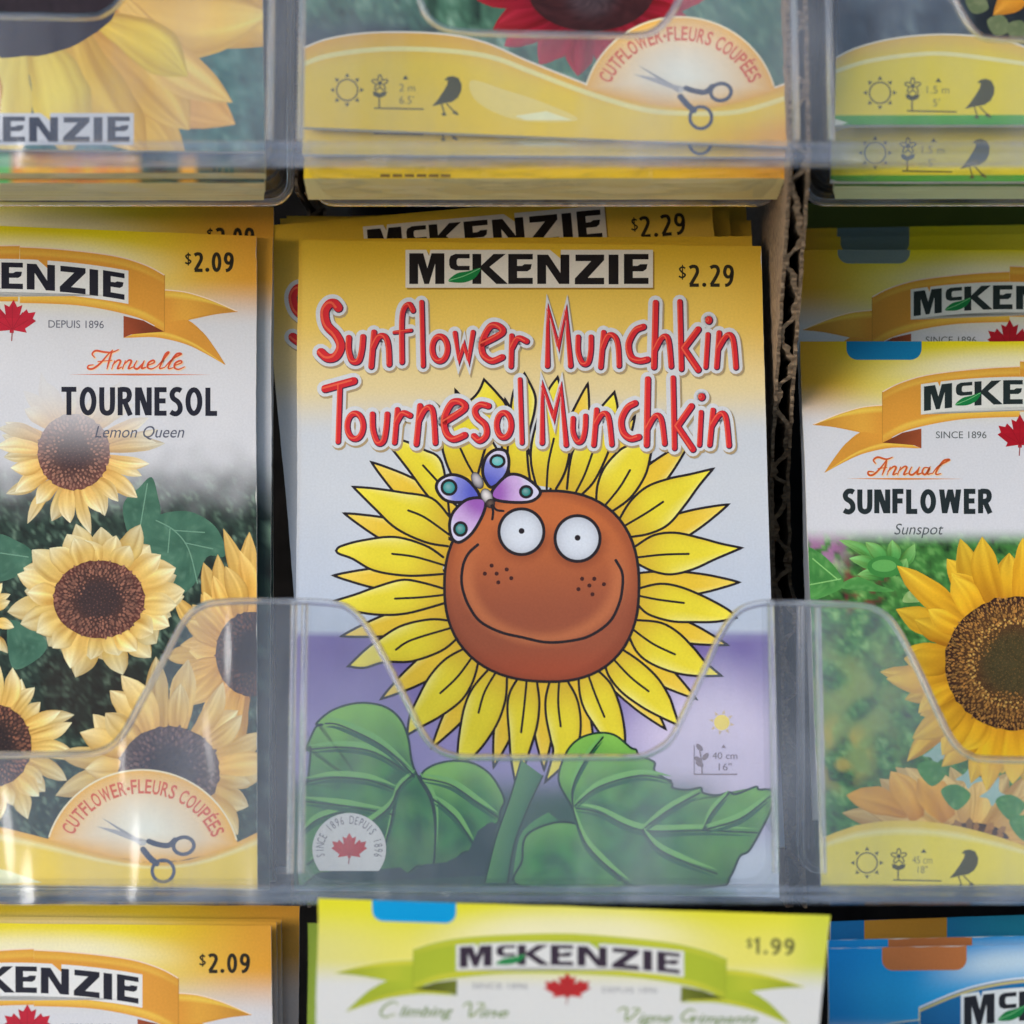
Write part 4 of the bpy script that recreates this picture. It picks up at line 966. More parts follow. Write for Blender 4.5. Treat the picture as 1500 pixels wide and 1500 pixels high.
GOLD = (C(206, 136, 26), C(238, 178, 34), C(244, 196, 56))
SD = (C(72, 62, 34), C(84, 54, 28), C(52, 28, 20), C(196, 136, 64))
photo_sunflower(pic, 1420, 1235, 60, 30, 215, 120, 14, 44, (C(222, 168, 76), C(232, 188, 100), C(236, 200, 124)), SD, 200, 345, wid=.9, seeds=40)
for i, (b_, t_2, w) in enumerate([((1330, 1190), (1240, 1165), 20), ((1345, 1200), (1305, 1130), 22), ((1390, 1200), (1345, 1140), 24), ((1400, 1100), (1470, 1060), 5)][:3]): photo_petal(pic, b_, t_2, w, GOLD[0], C(228, 166, 56), C(236, 180, 80), 60 + i, .05)
for i, (lx, ly) in enumerate([(1372, 1105), (1420, 1140), (1455, 1165)]): pleaf(pic, [(lx - 20, ly + 2), (lx - 6, ly - 8), (lx + 8, ly - 26), (lx + 9, ly - 6), (lx + 24, ly + 2), (lx + 6, ly + 8), (lx - 2, ly + 16), (lx - 8, ly + 5)], [], (C(140, 176, 160), C(164, 192, 186), C(190, 206, 204)), i)
for i, (lx, ly) in enumerate([(1480, 1180), (1400, 1165), (1500, 1210), (1365, 1130)]): pleaf(pic, [(lx - 22, ly - 6), (lx, ly - 16), (lx + 22, ly), (lx, ly + 22)], [], gs, i + 4)
photo_sunflower(pic, 1488, 972, 104, 98, 202, 200, 26, 41, GOLD, SD, seeds=1900, wid=.70, ringdots=.60)
pic.build()
wv = S.art('yellow_band'); band(wv, catmull([(1195, 1232), (1250, 1210), (1310, 1202), (1380, 1206), (1450, 1222), (1540, 1250), (1640, 1262), (1900, 1210)], 5), [(1195, 1302), (1900, 1302)], (C(228, 196, 84), C(236, 218, 80), C(234, 216, 84))); wv.build()
icons(S, affine(508.5, 132, .97, .95, 1270, 1264), (('45 cm', 577, 607, 133), ('18"', 585, 600, 148)))
TS = affine(29, 403, .95, .9, 1494, 569, -2.5); TSm = affine(29, 403, -.95, .9, 1494, 572, 2.0)
def sun_top(pk, T, ink=C(34, 44, 44)):
    r = pk.art('ribbon'); r.T = T
    half_ribbon(r, affine(29, 403, -.95, .9, 1494, 574, 0), ORANGE, C(146, 72, 40)); half_ribbon(r, affine(29, 403, .95, .9, 1494, 566, 0), ORANGE, C(146, 72, 40)); r.build()
    l = pk.art('brand_logo'); l.T = T; logo(l, archlogo(1494, .80, 556, .00052), ink, C(214, 214, 208)); l.build()
    m = pk.art('maple_leaf'); m.T = T; maple(m, 1494, 640, .70, .66, C(186, 22, 40)); m.build()
    t = pk.art('small_text'); t.T = T; t.text('SINCE 1896', 1371, 1445, 642, 10, C(78, 84, 84)); t.build()
sun_top(S, ident)
ANL = [crop(1100, 650, 3.333)(*s) for s in [
 [(600, 138), (574, 136), (575, 152), (600, 150), (640, 110), (665, 74)], [(664, 74), (655, 115), (640, 152)], [(608, 96), (598, 80), (620, 66), (660, 76), (690, 66)], [(620, 122), (662, 116)],
 [(680, 114), (664, 152)], [(668, 136), (696, 112), (708, 118), (694, 150), (714, 144)], [(730, 114), (716, 152)], [(720, 136), (748, 112), (760, 118), (746, 150), (766, 144)],
 [(784, 114), (772, 144), (788, 152), (812, 132), (822, 114)], [(822, 114), (812, 148), (832, 144)], [(868, 118), (846, 118), (836, 140), (852, 150), (872, 118), (862, 148), (884, 144)], [(886, 146), (915, 110), (968, 80), (940, 84), (908, 130), (904, 150), (926, 146)]]]
sc = S.art('script_text'); script(sc, ANL, (C(196, 86, 34), C(232, 200, 160)), 2.6); sc.fill([(1240, 701), (1320, 700), (1412, 701.5), (1320, 703)], C(206, 130, 60)); sc.build()
nm = S.art('variety_name'); stroketext(nm, 'SUNFLOWER', 1235, 1453, 717, 35, 7.6, C(34, 42, 44)); nm.text('Sunspot', 1310, 1382, 783, 16, C(80, 86, 88), 0, .25); nm.build()
tab(S, 1240, 1350, 500, 527, C(20, 124, 174), .001)
def spot_bg2(p): return orange_top(p[0], p[1] + 134, 500, 1165, 1820, .95)
S2 = Packet('packet with the same ribbon standing directly behind the golden sunflower packet', [(1164, 366), (1820, 366), (1860, 1200), (1190, 1200)], 500, .6235, .27, spot_bg2, 50, 60, GR_)
sun_top(S2, affine(1494, 563, 1, 1, 1479, 424)); tab(S2, 1227, 1333, 366, 386, C(120, 136, 134))
for tp, d, lab, c in [(346, .6300, 'second packet with a grey tab behind the golden sunflower packet', 1), (333, .6335, 'third packet with a grey tab behind the golden sunflower packet', 1), ]:
    q = Packet(lab, [(1166, tp + 2), (1825, tp - 9), (1860, 1200), (1190, 1200)], 500, d, .27, lambda p: orange_top(p[0], 506, 500, 1165, 1820), 30, 20, GR_)
    tab(q, 1226 + (tp - 333) * .4, 1332, tp, tp + 26, C(104, 124, 124))
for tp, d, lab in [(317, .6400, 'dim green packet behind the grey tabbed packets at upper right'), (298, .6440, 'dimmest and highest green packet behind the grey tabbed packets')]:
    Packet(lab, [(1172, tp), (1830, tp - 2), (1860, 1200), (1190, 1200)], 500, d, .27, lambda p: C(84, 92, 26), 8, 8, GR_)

# ================================================================== top shelf
ZF = .0558                                         # height of the top shelf's floor above the line of sight
def floor_py(d): return 750 - (ZF - (d - .575) * .05) / (K * d)
GT = 'seed packets on the top shelf'
def teal(p): 
    return foliage(p, C(34, 60, 62), C(70, 116, 110), C(120, 158, 150), 24, 40)
E = Packet('top left packet filled by the drooping golden petals of one sunflower', [(-320, -450), (378, -450), (388, 222), (-330, 216)], 200, .572, .24, teal, 90, 70, GT)
pic = E.art('sunflower_photograph'); YL = (C(206, 150, 56), C(226, 176, 66), C(234, 190, 90))
for i, (b, t, w, cs) in enumerate([((150, -40), (420, 60), 62, YL), ((170, 0), (395, 20), 55, (C(220, 170, 70), C(232, 186, 80), C(238, 200, 104))), ((60, 40), (278, 262), 40, YL), ((140, 20), (344, 182), 52, (C(208, 140, 60), C(226, 164, 74), C(234, 180, 96))),
    ((130, 40), (277, 190), 46, YL), ((110, 50), (215, 225), 44, (C(214, 168, 60), C(226, 184, 60), C(230, 180, 80))), ((60, 60), (100, 230), 44, (C(220, 190, 80), C(226, 200, 80), C(228, 190, 90))), ((20, 60), (20, 235), 40, (C(220, 196, 90), C(228, 206, 100), C(228, 196, 100))), ((-40, 60), (-60, 235), 44, YL), ((-90, 50), (-160, 220), 46, YL), ((-140, 20), (-300, 160), 50, YL),
    ((180, 10), (340, 150), 34, (C(226, 180, 84), C(236, 190, 90), C(238, 196, 110))), ((150, 30), (275, 112), 34, (C(220, 180, 60), C(230, 196, 64), C(226, 200, 70)))]):
    photo_petal(pic, b, t, w, *cs, seed=i * 3.7, bend=(.08 if i % 2 else -.06), n=18, m=13, streak=.3)
pic.fan([(20 + 165 * math.cos(t) * (1 + .04 * noise.noise((t * 6, 1, 1))), -28 + 112 * math.sin(t) * (1 + .06 * noise.noise((t * 7, 2, 1)))) for t in [2 * math.pi * i / 60 for i in range(60)]], (20, -40), lambda q: tuple(v * (1 + .5 * vnoise(q[0], q[1], 6, 3)) for v in C(44, 34, 40)), None, 12)
pic.build()
lg = E.art('brand_logo'); logo(lg, affine(346, 0, .905, .84, 186, 170), C(48, 50, 66), C(196, 198, 206)); lg.build()
def strip_bg(p):
    x = p[0]; n = vnoise(x, p[1], 26, 7) ; c = mix(C(234, 180, 60), C(220, 130, 70), .5 + n)
    if x < 16: c = C(90, 190, 110)
    if x > 200: c = mix(C(60, 50, 50), C(70, 104, 90), .5 + n)
    if 262 < x < 285: c = C(236, 170, 60)
    return c
for k, d in enumerate((.5755, .579, .5825, .586, .5895, .593)):
    yb = floor_py(d) - (10 if k == 0 else 0)
    Packet(['packet bottom just below the golden petal packet', 'second packet bottom below the golden petal packet', 'third packet bottom below the golden petal packet', 'packets stacked out of sight behind the golden petal packet', 'packets stacked out of sight behind the golden petal packet', 'packets stacked out of sight behind the golden petal packet'][k],
           [(-300, -300), (376, -300), (388 - k * .8, yb), (-320, yb)], 200, d, .24, strip_bg, 60, 40, GT if k < 3 else 'packets stacked behind the golden petal packet', .0030, edge=C(226, 214, 160))

ZZ2 = crop(400, 0, 3); ZZ3 = crop(800, 0, 3)
def red_bg(p):
    x, y = p; f = foliage(p, C(40, 56, 50), C(86, 128, 104), C(150, 184, 160), 34, 34)
    f = mix(f, C(52, 56, 76), .8 * ss(14, 50, y) * ss(640, 560, x)); f = mix(f, C(64, 100, 96), .6 * ss(1000, 1080, x))
    return f
def red_art(pk, T, full=True):
    if full:
        pic = pk.art('red_flower_photograph'); pic.T = T
        RD = (C(80, 12, 24), C(150, 22, 40), C(176, 40, 52))
        for i, th in enumerate(range(-20, 215, 13)):
            t = math.radians(th + 5 * math.sin(i * 2.1)); photo_petal(pic, (868 + 50 * math.cos(t), -8 + 40 * math.sin(t)), (868 + (165 + 14 * math.sin(i * 1.7)) * math.cos(t), -8 + (112 + 10 * math.sin(i * 2.9)) * math.sin(t)), 22, *RD, seed=i * 2.3, bend=.05, streak=.4)
        pic.fan(ell(866, -12, 92, 58, 40), (866, -12), lambda q: tuple(v * (1 + .8 * vnoise(q[0], q[1], 5, 4)) for v in mix(C(70, 54, 58), C(58, 26, 26), ss(20, 50, math.hypot(q[0] - 866, q[1] + 12)))), None, 10); pic.build()
    wv = pk.art('yellow_band'); wv.T = T
    top = catmull([(430, 78), (470, 60), (520, 50), (580, 47), (650, 50), (710, 62), (770, 88), (840, 116), (900, 138), (960, 147), (1040, 150), (1110, 136), (1180, 112)], 5)
    wv.ribbon(top, [(430, 220), (1180, 220)], lambda s, t: mix(mix(mix(C(232, 176, 60), C(240, 206, 60), ss(0, .3, t)), C(236, 200, 60), t), C(228, 150, 66), .7 * ss(.72, 1, s) * ss(.3, .8, t) + .5 * ss(.45, .6, s) * ss(.75, .5, s) * ss(.8, 1, t)), 40, 16)
    wv.stroke([(436, 98), (480, 82), (560, 72), (650, 74), (720, 84), (780, 106), (860, 136), (940, 160), (1000, 166), (1080, 164), (1150, 144)], 7, C(246, 226, 150), cap=False)
    wv.stroke(top, 2.4, C(238, 228, 210), smooth=False, cap=False)
    wv.fill([(690, 118), (740, 132), (800, 152), (846, 176), (760, 176), (700, 150)], C(240, 214, 120), True); wv.fill([(755, 170), (800, 163), (838, 176), (770, 176)], C(248, 236, 190)); wv.build()
    cutflower(pk, T)
    icons(pk, T, (('2 m', 585, 608, 134), ('6.5\'', 585, 606, 152)))
R1 = Packet('top middle packet with a dark red flower and round scissors badge', [(452, -450), (1152, -450), (1166, 215), (443, 186)], 170, .572, .24, red_bg, 90, 60, GT)
red_art(R1, ident)
R2 = Packet('packet just below the dark red flower packet repeating its yellow band and bird legs', [(450, -350), (1155, -350), (1166, 230), (443, 226)], 170, .5752, .24, lambda p: C(238, 196, 64), 12, 20, GT)
red_art(R2, lambda p: (p[0] - 1, p[1] + 37), False)
for k, d in enumerate((.5785, .5815, .5845, .5875, .5905, .5935)):
    yb = floor_py(d) - 6 + k
    cc_ = C(240, 196 - k * 8, 40)
    q = Packet(['yellow packet bottom on the clear floor under the red flower packet', 'second yellow packet bottom under the red flower packet'][k] if k < 2 else 'yellow packets stacked out of sight behind the red flower packet', [(452, -300), (1152, -300), (1164 - k, yb), (445 + k, yb)], 170, d, .24, lambda p, cc_=cc_: mix(cc_, C(228, 150, 50), .8 * ss(880, 1150, p[0])), 20, 20, GT if k < 2 else 'packets stacked behind the red flower packet', .0027, edge=C(240, 224, 160))
    if k == 0:
        t = q.art('small_text'); t.text('......  ■■■■■■', 520, 660, yb - 2, 4, C(120, 90, 40)); t.build()
def gold_bg(p): return mix(foliage(p, C(40, 46, 60), C(78, 92, 104), C(120, 136, 140), 44, 50), C(24, 22, 20), .8 * ss(1380, 1440, p[0]))
def gold_art(pk, T, full):
    if full:
        pic = pk.art('sunflower_photograph')
        for i, (b, t) in enumerate([((1530, -40), (1455, 22)), ((1500, -60), (1400, -20)), ((1560, -20), (1520, 30))]): photo_petal(pic, b, t, 20, C(206, 130, 30), C(226, 150, 40), C(230, 160, 60), i * 4.1)
        for i, (lx, ly) in enumerate([(1462, 40), (1490, 48), (1430, 8)]): pleaf(pic, [(lx - 16, ly - 10), (lx + 6, ly - 18), (lx + 18, ly + 4), (lx - 4, ly + 12)], [], (C(90, 104, 70), C(130, 140, 100), C(160, 160, 120)), i)
        pic.build()
    wv = pk.art('yellow_band'); wv.T = T
    top = catmull([(1215, 90), (1250, 72), (1300, 58), (1360, 51), (1420, 52), (1480, 62), (1560, 90), (1650, 120), (1960, 90)], 5)
    wv.ribbon(top, [(1215, 169), (1960, 167)], lambda s, t: mix(mix(C(230, 186, 84), C(236, 214, 70), ss(0, .35, t)), C(234, 212, 50), t), 30, 10)
    wv.stroke([(1220, 106), (1270, 90), (1340, 80), (1400, 80), (1520, 96)], 6, C(244, 228, 160), cap=False)
    wv.stroke(top, 2.2, C(240, 230, 210), smooth=False, cap=False)
    wv.ribbon([(1215, 169), (1960, 167)], [(1215, 186), (1960, 186)], lambda s, t: mix(C(90, 170, 60), C(70, 150, 60), t), 8, 3)
    wv.fill([(1215, 172), (1242, 180), (1228, 184), (1215, 184)], C(226, 226, 210)); wv.build()
    icons(pk, T2g(T), (('1.5 m', 577, 610, 133), ('5\'', 586, 596, 152)))
def T2g(T): 
    f = affine(508.5, 132, 1, 1, 1289, 136); return lambda p: T(f(p))
G1 = Packet('top right packet with a yellow band above a thin green stripe', [(1232, -450), (1930, -450), (1960, 183), (1223, 183)], 170, .572, .24, gold_bg, 60, 40, GT)
gold_art(G1, ident, True)
G2 = Packet('packet lower behind the top right one repeating its yellow band and bird', [(1228, -350), (1930, -350), (1955, 266), (1217, 266)], 170, .5795, .24, gold_bg, 30, 30, GT)
gold_art(G2, lambda p: (p[0] - 7, p[1] + 88), False)
for k, d in enumerate((.583, .586, .589, .592)):
    yb = floor_py(d)
    Packet('green edged packets stacked out of sight behind the top right packet', [(1235, -300), (1925, -300), (1950, yb), (1222 + k, yb)], 170, d, .24, lambda p: C(84, 160, 60), 8, 8, 'packets stacked behind the top right packet', .0027, edge=C(216, 226, 176))

# ================================================================== bottom shelf
GB = 'seed packets on the bottom shelf'
def low_bg(p): 
    return orange_top(p[0], p[1] - .01 * p[0], 1352, -280, 405)
H = Packet('bottom left packet with an orange ribbon and dark maple leaf', [(-290, 1350), (397, 1356), (404, 1950), (-300, 1950)], 1356, .592, .24, low_bg, 90, 80, GB)
TH = affine(29, 403, 1, 1, 49.5, 1433, 0)
rb = H.art('ribbon'); half_ribbon(rb, TH, ORANGE, C(150, 70, 40)); half_ribbon(rb, affine(29, 403, -1, 1, 49.5, 1431, 0), ORANGE, C(150, 70, 40)); rb.build()
lg = H.art('brand_logo'); logo(lg, archlogo(49.5, .878, 1415, .00048, .03), NAVY, C(222, 222, 222)); lg.build()
mp_ = H.art('maple_leaf'); maple(mp_, 40, 1504, .74, .66, C(200, 30, 56)); mp_.build(); price(H, '2.09', 291, 366, 1397, 28, 5.0)
tx = H.art('small_text'); tx.text('DEPUIS 1896', 91, 172, 1511, 11, C(92, 94, 110)); tx.build()
for q, d, lab in [([(-290, 1345), (405, 1350), (412, 1950), (-300, 1950)], .5945, 'orange packet edge just behind the bottom left ribbon packet'), ([(-285, 1340), (412, 1347), (418, 1950), (-300, 1950)], .5965, 'second orange packet edge behind the bottom left ribbon packet'), ([(-280, 1322), (439, 1327), (432, 1950), (-300, 1950)], .6005, 'tallest orange packet behind the bottom left ribbon packet')]:
    Packet(lab, q, 1356, d, .24, lambda p: mix(low_bg((p[0] - 30, p[1] + 25)), C(214, 150, 40), .3), 40, 60, GB)
def vine_bg(p):
    x, y = p; c = mix(C(222, 214, 44), C(226, 216, 104), ss(1325, 1400, y)); c = mix(c, C(196, 202, 66), .7 * ss(1130, 1205, x)); c = mix(c, C(214, 206, 130), .7 * ss(600, 470, x) * ss(1320, 1400, y))
    arch = ss(46, 0, abs(y - (1362 + .00042 * (x - 835) ** 2))) * ss(260, 60, abs(x - 835)); c = mix(c, C(236, 228, 196), .8 * arch)
    return mix(c, C(214, 212, 208), ss(1405, 1450, y - .01 * (x - 835)))
V_ = Packet('bottom middle yellow green packet leaning forward with a blue tab', [(467, 1316), (1216, 1341), (1160, 1900), (452, 1900)], 1330, .5505, .65, vine_bg, 90, 80, GB)
TV = affine(29, 403, 1.08, .72, 835, 1397, 1.7); TVm = affine(29, 403, -1.08, .72, 835, 1397, 1.7)
rb = V_.art('ribbon'); half_ribbon(rb, TV, GREENR, C(110, 116, 40)); half_ribbon(rb, TVm, GREENR, C(110, 116, 40)); rb.build()
lg = V_.art('brand_logo'); logo(lg, archlogo(835, .92, 1384, .00030, .028, .68), C(58, 46, 58), C(216, 214, 210)); lg.build()
mp_ = V_.art('maple_leaf'); maple(mp_, 831, 1450, .74, .50, C(200, 52, 52)); mp_.build()
tx = V_.art('small_text'); tx.text('SINCE 1896', 692, 773, 1448, 8, C(150, 148, 152), slope=.01); tx.text('DEPUIS 1896', 882, 963, 1454, 8, C(150, 148, 152), slope=.01); tx.build()
price(V_, '1.99', 1093, 1164, 1374, 23, 4.6, .02, C(110, 108, 60))
cv = crop(420, 1280, 3.409); cw = crop(800, 1280, 3.333)
VINE = [cv(*s) for s in [[(555, 650), (530, 640), (490, 660), (468, 695), (490, 715), (540, 700)], [(520, 690), (570, 650), (582, 640), (552, 690), (548, 712), (570, 706)], [(590, 680), (575, 712)], [(612, 680), (596, 712)], [(604, 696), (630, 680), (622, 712)], [(626, 696), (652, 680), (646, 710), (664, 704)], [(680, 650), (660, 706), (690, 704), (700, 684), (672, 690)], [(722, 682), (706, 710)], [(746, 682), (730, 712)], [(738, 696), (766, 682), (758, 710)], [(812, 684), (790, 684), (782, 704), (800, 706), (818, 684), (800, 724), (770, 730)], 
  [(880, 660), (900, 646), (920, 650), (915, 712), (960, 680), (985, 650), (950, 648)], [(990, 684), (974, 712)], [(1012, 684), (996, 714)], [(1004, 698), (1032, 684), (1024, 712)], [(1050, 702), (1078, 692), (1066, 684), (1048, 702), (1060, 716), (1105, 690)]]]
GRIM = [cw(*s) for s in [[(350, 668), (372, 655), (395, 660), (390, 715), (430, 690), (455, 660), (420, 658)], [(465, 690), (450, 718)], [(510, 692), (488, 692), (478, 712), (496, 714), (514, 694), (498, 730)], [(530, 692), (514, 720)], [(522, 704), (548, 692), (540, 720)], [(565, 712), (590, 702), (580, 694), (562, 712), (576, 724), (600, 715)],
  [(730, 672), (700, 662), (665, 690), (668, 715), (700, 718), (722, 700), (700, 700)], [(750, 695), (735, 722)], [(745, 705), (770, 695)], [(785, 696), (772, 722)], [(800, 698), (788, 724)], [(795, 708), (818, 698), (810, 722)], [(812, 708), (838, 698), (830, 724)], [(850, 698), (836, 735)], [(846, 704), (868, 700), (856, 720), (842, 718)], [(885, 700), (872, 724)], [(880, 708), (905, 700)], [(935, 702), (915, 704), (910, 722), (925, 722), (938, 704), (930, 724)], [(950, 702), (938, 726)], [(944, 712), (968, 702), (960, 726)], [(990, 685), (974, 722), (985, 726)], [(978, 700), (1000, 700)], [(1010, 718), (1035, 710), (1025, 702), (1008, 718), (1020, 728), (1050, 716)]]]
sc = V_.art('script_text'); script(sc, [VINE[i] for i in (0, 11)], (C(104, 130, 30), C(212, 212, 190)), 2.3); script(sc, [GRIM[i] for i in (0, 6)], (C(104, 130, 30), C(212, 212, 190)), 2.3)
VC = C(96, 124, 30)
for tx_, xa_, xb_, yb_, cp in (('limbing', 585, 664, 1489, 15), ('ine', 702, 745, 1490, 14), ('igne', 934, 985, 1498, 14), ('rimpante', 1012, 1110, 1499, 14)): sc.text(tx_, xa_, xb_, yb_, cp, VC, .008, .38)
sc.build()
tab(V_, 545, 668, 1318, 1349, C(10, 150, 206), .033)
Packet('green packet edge showing left of the leaning yellow green packet', [(451, 1352), (1130, 1380), (1120, 1950), (448, 1950)], 1356, .578, .3, lambda p: C(128, 150, 50), 10, 20, GB)
def blue_bg(p):
    x, y = p; c = mix(C(6, 138, 206), C(34, 160, 220), ss(1388, 1460, y)); c = mix(c, C(6, 120, 196), ss(1300, 1213, x) * .6)
    arch = ss(40, 0, abs(y - (1440 + .0005 * (x - 1560) ** 2 - 34))) * ss(1330, 1460, x); return mix(mix(c, C(200, 220, 232), .9 * arch), C(206, 216, 222), ss(1490, 1520, y) * 1)
J = Packet('bottom right bright blue packet with an orange tab', [(1213, 1389), (1900, 1376), (1900, 1950), (1220, 1950)], 1388, .578, .24, blue_bg, 90, 80, GB)
rb = J.art('ribbon'); zj = crop(1100, 1050, 3.333)
up = catmull(zj((822, 1420), (1000, 1345), (1150, 1302), (1333, 1275), (1600, 1262), (2000, 1290)), 5); lo = [(p[0], p[1] + 75) for p in up]
rb.ribbon(up, lo, lambda s, t: C(60, 90, 140) if t < .03 else (C(206, 190, 120) if t < .10 else mix(C(24, 110, 166), C(20, 96, 150), t)), 24, 40); rb.stroke(up, 3, C(214, 222, 232), smooth=False, cap=False)
rb.stroke([up[0], lo[0]], 2.2, C(224, 214, 170), smooth=False, cap=False); rb.fill(zj((822, 1480), (700, 1495), (560, 1540), (822, 1560)), C(34, 132, 190)); rb.stroke(zj((822, 1480), (700, 1495), (560, 1530)), 2, C(214, 214, 190), cap=False); rb.build()
lg = J.art('brand_logo'); logo(lg, archlogo(1565, .87, 1449, .0005, 0, .98), C(34, 34, 40), C(220, 224, 224)); lg.build()
tab(J, 1292, 1416, 1387, 1422, C(188, 112, 60), -.008)
J2 = Packet('blue packet edge directly behind the bottom right blue packet', [(1212, 1377), (1900, 1362), (1900, 1950), (1218, 1950)], 1388, .5812, .24, blue_bg, 20, 20, GB); tab(J2, 1301, 1424, 1375, 1402, C(176, 104, 54), -.01)
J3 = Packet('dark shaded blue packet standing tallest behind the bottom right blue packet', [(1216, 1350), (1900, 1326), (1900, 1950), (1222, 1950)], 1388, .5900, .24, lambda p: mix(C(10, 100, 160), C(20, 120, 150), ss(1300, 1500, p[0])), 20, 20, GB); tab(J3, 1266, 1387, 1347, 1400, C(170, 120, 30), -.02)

# ------------------------------------------------------------------ rubbed white edges of the handled packets
def wear(pk, sides, seed, dens=.5):
    a = pk.art('worn_edge'); rnd = random.Random(seed); q = pk.clip
    for k in sides:
        p0, p1 = q[k], q[(k + 1) % 4]; L = math.hypot(p1[0] - p0[0], p1[1] - p0[1]); nx, ny = -(p1[1] - p0[1]) / L, (p1[0] - p0[0]) / L
        n = int(L / 4); top_ = []; bot_ = []
        for i in range(n + 1):
            x, y = p0[0] + (p1[0] - p0[0]) * i / n, p0[1] + (p1[1] - p0[1]) * i / n
            d = .12 + max(0, noise.noise((i * .10, seed, k)) + dens - .45) * 1.8 * (1 + rnd.random())
            if p0[0] < -60 and x < -60: d = .12
            top_.append((x + nx * .05, y + ny * .05)); bot_.append((x + nx * d, y + ny * d))
        a.ribbon(top_, bot_, lambda s_, t_: C(212, 212, 206), n + 1, 2)
    a.build()
for i, (pk, sd, dn) in enumerate([(J, (0,), .5), (J2, (0,), .5), (M, (1,), .25), (A, (1,), .3), (S, (3,), .3), (H, (1,), .4), (V_, (1,), .45)]): wear(pk, sd, 50 + i, dn)

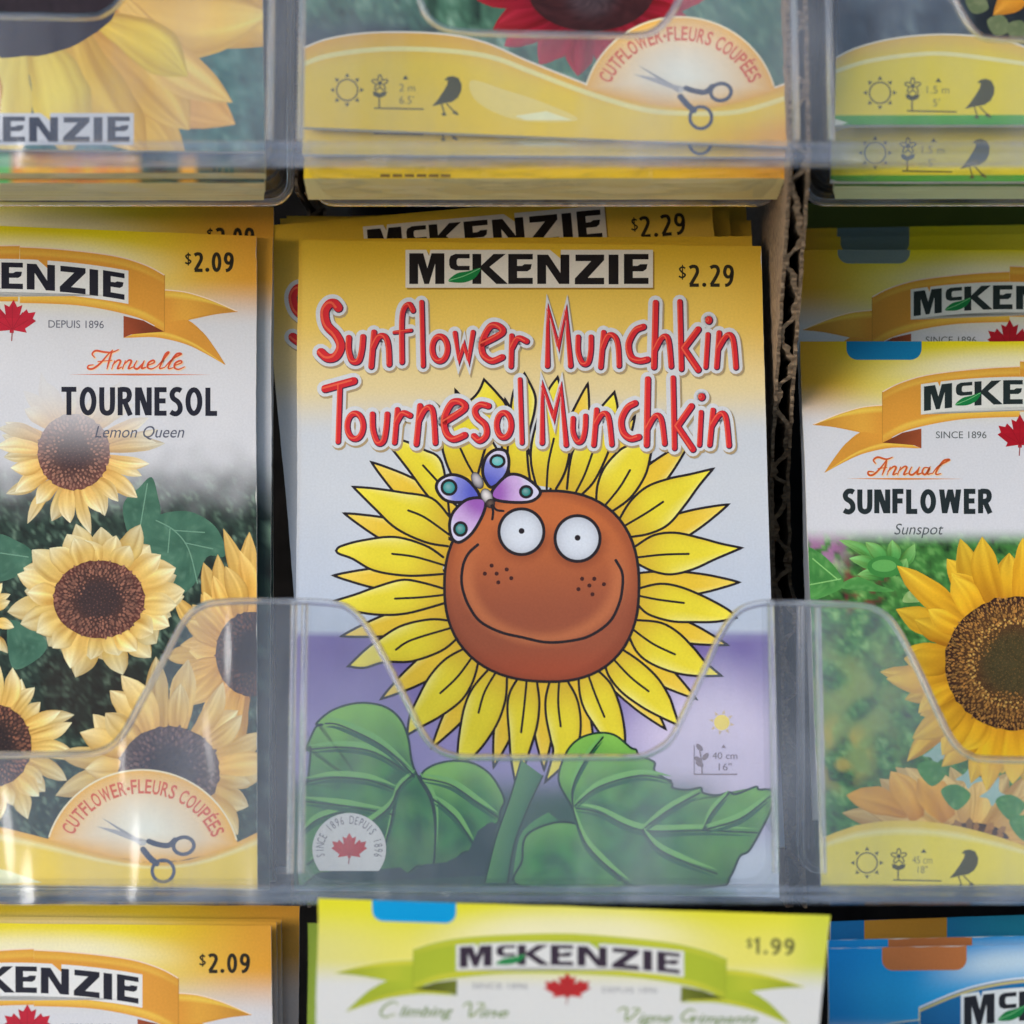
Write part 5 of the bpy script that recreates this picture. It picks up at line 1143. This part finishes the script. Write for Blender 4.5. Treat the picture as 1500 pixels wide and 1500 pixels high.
# ================================================================== clear plastic trays
def tray(label, cut, y_bottom, y_rail, d, b, pockets, floor_d, z_floor, floor_slope=0.0):
    pl = Plane(y_bottom, d, b); pl.set_origin(750, y_bottom)
    root = bpy.data.objects.new('clear_tray', None); COL.objects.link(root); pl.place(root)
    tag(root, label, 'plastic tray')
    def L(px, py, w): return pl.loc(px, py, w)
    th = .0008
    top = catmull(cut, 8)
    V = []; F = []; n = len(top)
    for px, py in top:
        for w in (0, -th): V += [L(px, py, w), L(px, y_bottom, w)]
    for i in range(n - 1):
        k = 4 * i; m = k + 4
        F += [(k, k + 1, m + 1, m), (k + 2, m + 2, m + 3, k + 3), (k, m, m + 2, k + 2)]
    solid('front_panel', [(V, F)], CLEAR, root)
    # rolled edge along the cut
    R = .0006; V = []; F = []; S8 = 10
    for i, (px, py) in enumerate(top):
        a = top[max(i - 1, 0)]; c = top[min(i + 1, n - 1)]; tx, ty = c[0] - a[0], c[1] - a[1]; l = math.hypot(tx, ty); nx, ny = -ty / l, tx / l
        o = L(px, py, 0); q = L(px + nx, py + ny, 0); nd = (q - o).normalized()
        for k in range(S8):
            t = 2 * math.pi * k / S8; V.append(o + nd * R * math.cos(t) + Vector((0, -R * .9 * math.sin(t) + th / 2, 0)))
    for i in range(n - 1):
        for k in range(S8): F.append((i * S8 + k, i * S8 + (k + 1) % S8, (i + 1) * S8 + (k + 1) % S8, (i + 1) * S8 + k))
    solid('rolled_edge', [(V, F)], RIM, root, True)
    # rail along the bottom
    x0, x1 = cut[0][0], cut[-1][0]
    z0, z1 = L(0, y_bottom, 0).z, L(0, y_rail, 0).z; h = z1 - z0
    sec = [(.0022, z0), (.0028, z0 + .12 * h), (.0028, z0 + .42 * h), (.0017, z0 + .5 * h), (.0028, z0 + .58 * h), (.0028, z0 + .9 * h), (.0022, z1), (.0003, z1), (.0003, z0)]
    xa, xb = L(x0, y_bottom, 0).x, L(x1, y_bottom, 0).x
    V = [(xa, -w, zz) for w, zz in sec] + [(xb, -w, zz) for w, zz in sec]; m = len(sec)
    F = [(i, (i + 1) % m, m + (i + 1) % m, m + i) for i in range(m)] + [tuple(range(m))[::-1], tuple(range(m, 2 * m))]
    solid('rail', [(V, F)], RAIL, root)
    # pocket liners: floor with rounded corners and side walls, running back from the panel
    inv = (Vector(pl.o), math.atan(b))
    from mathutils import Matrix
    Mi = (Matrix.Translation(pl.o) @ Matrix.Rotation(-math.atan(b), 4, 'X')).inverted()
    for xl, xr, ytop in pockets:
        drop = floor_slope * (floor_d[1] - floor_d[0])
        d0 = floor_d[0]; xa, xb = X(xl, d0), X(xr, d0); r = .0036
        prof = []
        zt = (750 - ytop) * K * d0
        prof.append((xa, zt)); 
        for k in range(7): t = math.pi + math.pi / 2 * k / 6; prof.append((xa + r + r * math.cos(t), z_floor + r + r * math.sin(t)))
        for k in range(7): t = 1.5 * math.pi + math.pi / 2 * k / 6; prof.append((xb - r + r * math.cos(t), z_floor + r + r * math.sin(t)))
        prof.append((xb, zt))
        P2 = []
        for i in range(len(prof) - 1):
            for k in range(4): P2.append((prof[i][0] + (prof[i + 1][0] - prof[i][0]) * k / 4, prof[i][1] + (prof[i + 1][1] - prof[i][1]) * k / 4))
        P2.append(prof[-1]); V = []; F = []
        cx = (xa + xb) / 2; t2 = .0007
        for (x, zq) in P2:
            yy = pl.a / 1.0 + b * zq - .6 + .0012           # just behind the leaning panel
            ux = (x - cx); sx = -t2 if ux > 0 else t2
            side = abs(ux) > abs(cx - xa) - r * .7
            xi, zi = (x + (sx if side else 0), zq + (0 if zq > z_floor + r else t2))
            for yq in (yy, floor_d[1] - .6):
                dz = drop if (yq != yy and zq < z_floor + r * 1.5) else 0
                V += [Mi @ Vector((x, yq, zq - dz)), Mi @ Vector((xi, yq, zi - dz))]
        for i in range(len(P2) - 1):
            k = 4 * i; m = k + 4
            F += [(k, k + 2, m + 2, m), (k, m, m + 1, k + 1), (k + 2, k + 3, m + 3, m + 2)]
        pk_ = solid('pocket', [(V, F)], POCKET, root, False)
        V = []; F = []; R2 = .00075
        for i, (x, zq) in enumerate(P2):
            a_, c_ = P2[max(i - 1, 0)], P2[min(i + 1, len(P2) - 1)]; tx, tz = c_[0] - a_[0], c_[1] - a_[1]; l = math.hypot(tx, tz); nx, nz = -tz / l, tx / l
            dz = drop if zq < z_floor + r * 1.5 else 0
            for k in range(8):
                t = math.pi * k / 4; V.append(Mi @ Vector((x + nx * R2 * math.cos(t), floor_d[1] - .6 + R2 * math.sin(t), zq - dz + nz * R2 * math.cos(t))))
        for i in range(len(P2) - 1):
            for k in range(8): F.append((i * 8 + k, i * 8 + (k + 1) % 8, (i + 1) * 8 + (k + 1) % 8, (i + 1) * 8 + k))
        solid('rolled_rim', [(V, F)], RIM, pk_, True)
        for xq in (xa + .0004, xb - .0004):
            V = []; F = []; R3 = .00055; nz_ = 14
            for i in range(nz_ + 1):
                zq = z_floor + r + (zt - z_floor - r) * i / nz_; yq = pl.a + b * zq - .6 + .0012
                for k in range(8): t = math.pi * k / 4; V.append(Mi @ Vector((xq + R3 * math.cos(t), yq + R3 * math.sin(t), zq)))
            for i in range(nz_):
                for k in range(8): F.append((i * 8 + k, i * 8 + (k + 1) % 8, (i + 1) * 8 + (k + 1) % 8, (i + 1) * 8 + k))
            solid('corner_rib', [(V, F)], RIM, pk_, True)
    return root
CUT = [(-60, 1105), (40, 1105), (120, 1104), (152, 1098), (178, 1078), (205, 1030), (240, 965), (268, 912), (292, 889), (330, 881), (420, 880), (485, 883), (515, 893), (545, 930), (590, 1015), (615, 1066), (636, 1093), (668, 1107), (730, 1109), (880, 1109), (935, 1108), (962, 1098), (984, 1080), (1004, 1040), (1032, 980), (1055, 930), (1078, 898), (1105, 885), (1145, 882), (1250, 886), (1285, 893), (1312, 917), (1345, 980), (1375, 1045), (1396, 1085), (1420, 1106), (1455, 1112), (1570, 1113)]
tray('clear plastic tray with dipped front edge across the middle shelf', CUT, 1325, 1299, .558, .24, [(-330, 428, 884), (437, 1140, 886), (1203, 1900, 890)], (.560, .60), -575 * K * .558 + .0012)
CUT2 = [(-60, 22), (60, 23), (130, 24), (155, 17), (178, -5), (215, -75), (262, -165), (300, -200), (420, -203), (520, -200), (555, -165), (600, -55), (618, 6), (636, 32), (668, 44), (735, 48), (860, 50), (925, 51), (955, 46), (975, 30), (992, 4), (1035, -85), (1080, -165), (1120, -200), (1260, -203), (1310, -190), (1350, -130), (1390, -25), (1408, 15), (1430, 46), (1458, 56), (1570, 58)]
tray('clear plastic tray with dipped front edge across the top shelf', CUT2, 245, 213, .548, .24, [(-330, 399, -100), (437, 1169, -100), (1213, 1920, -100)], (.552, .597), ZF + .0004, .05)
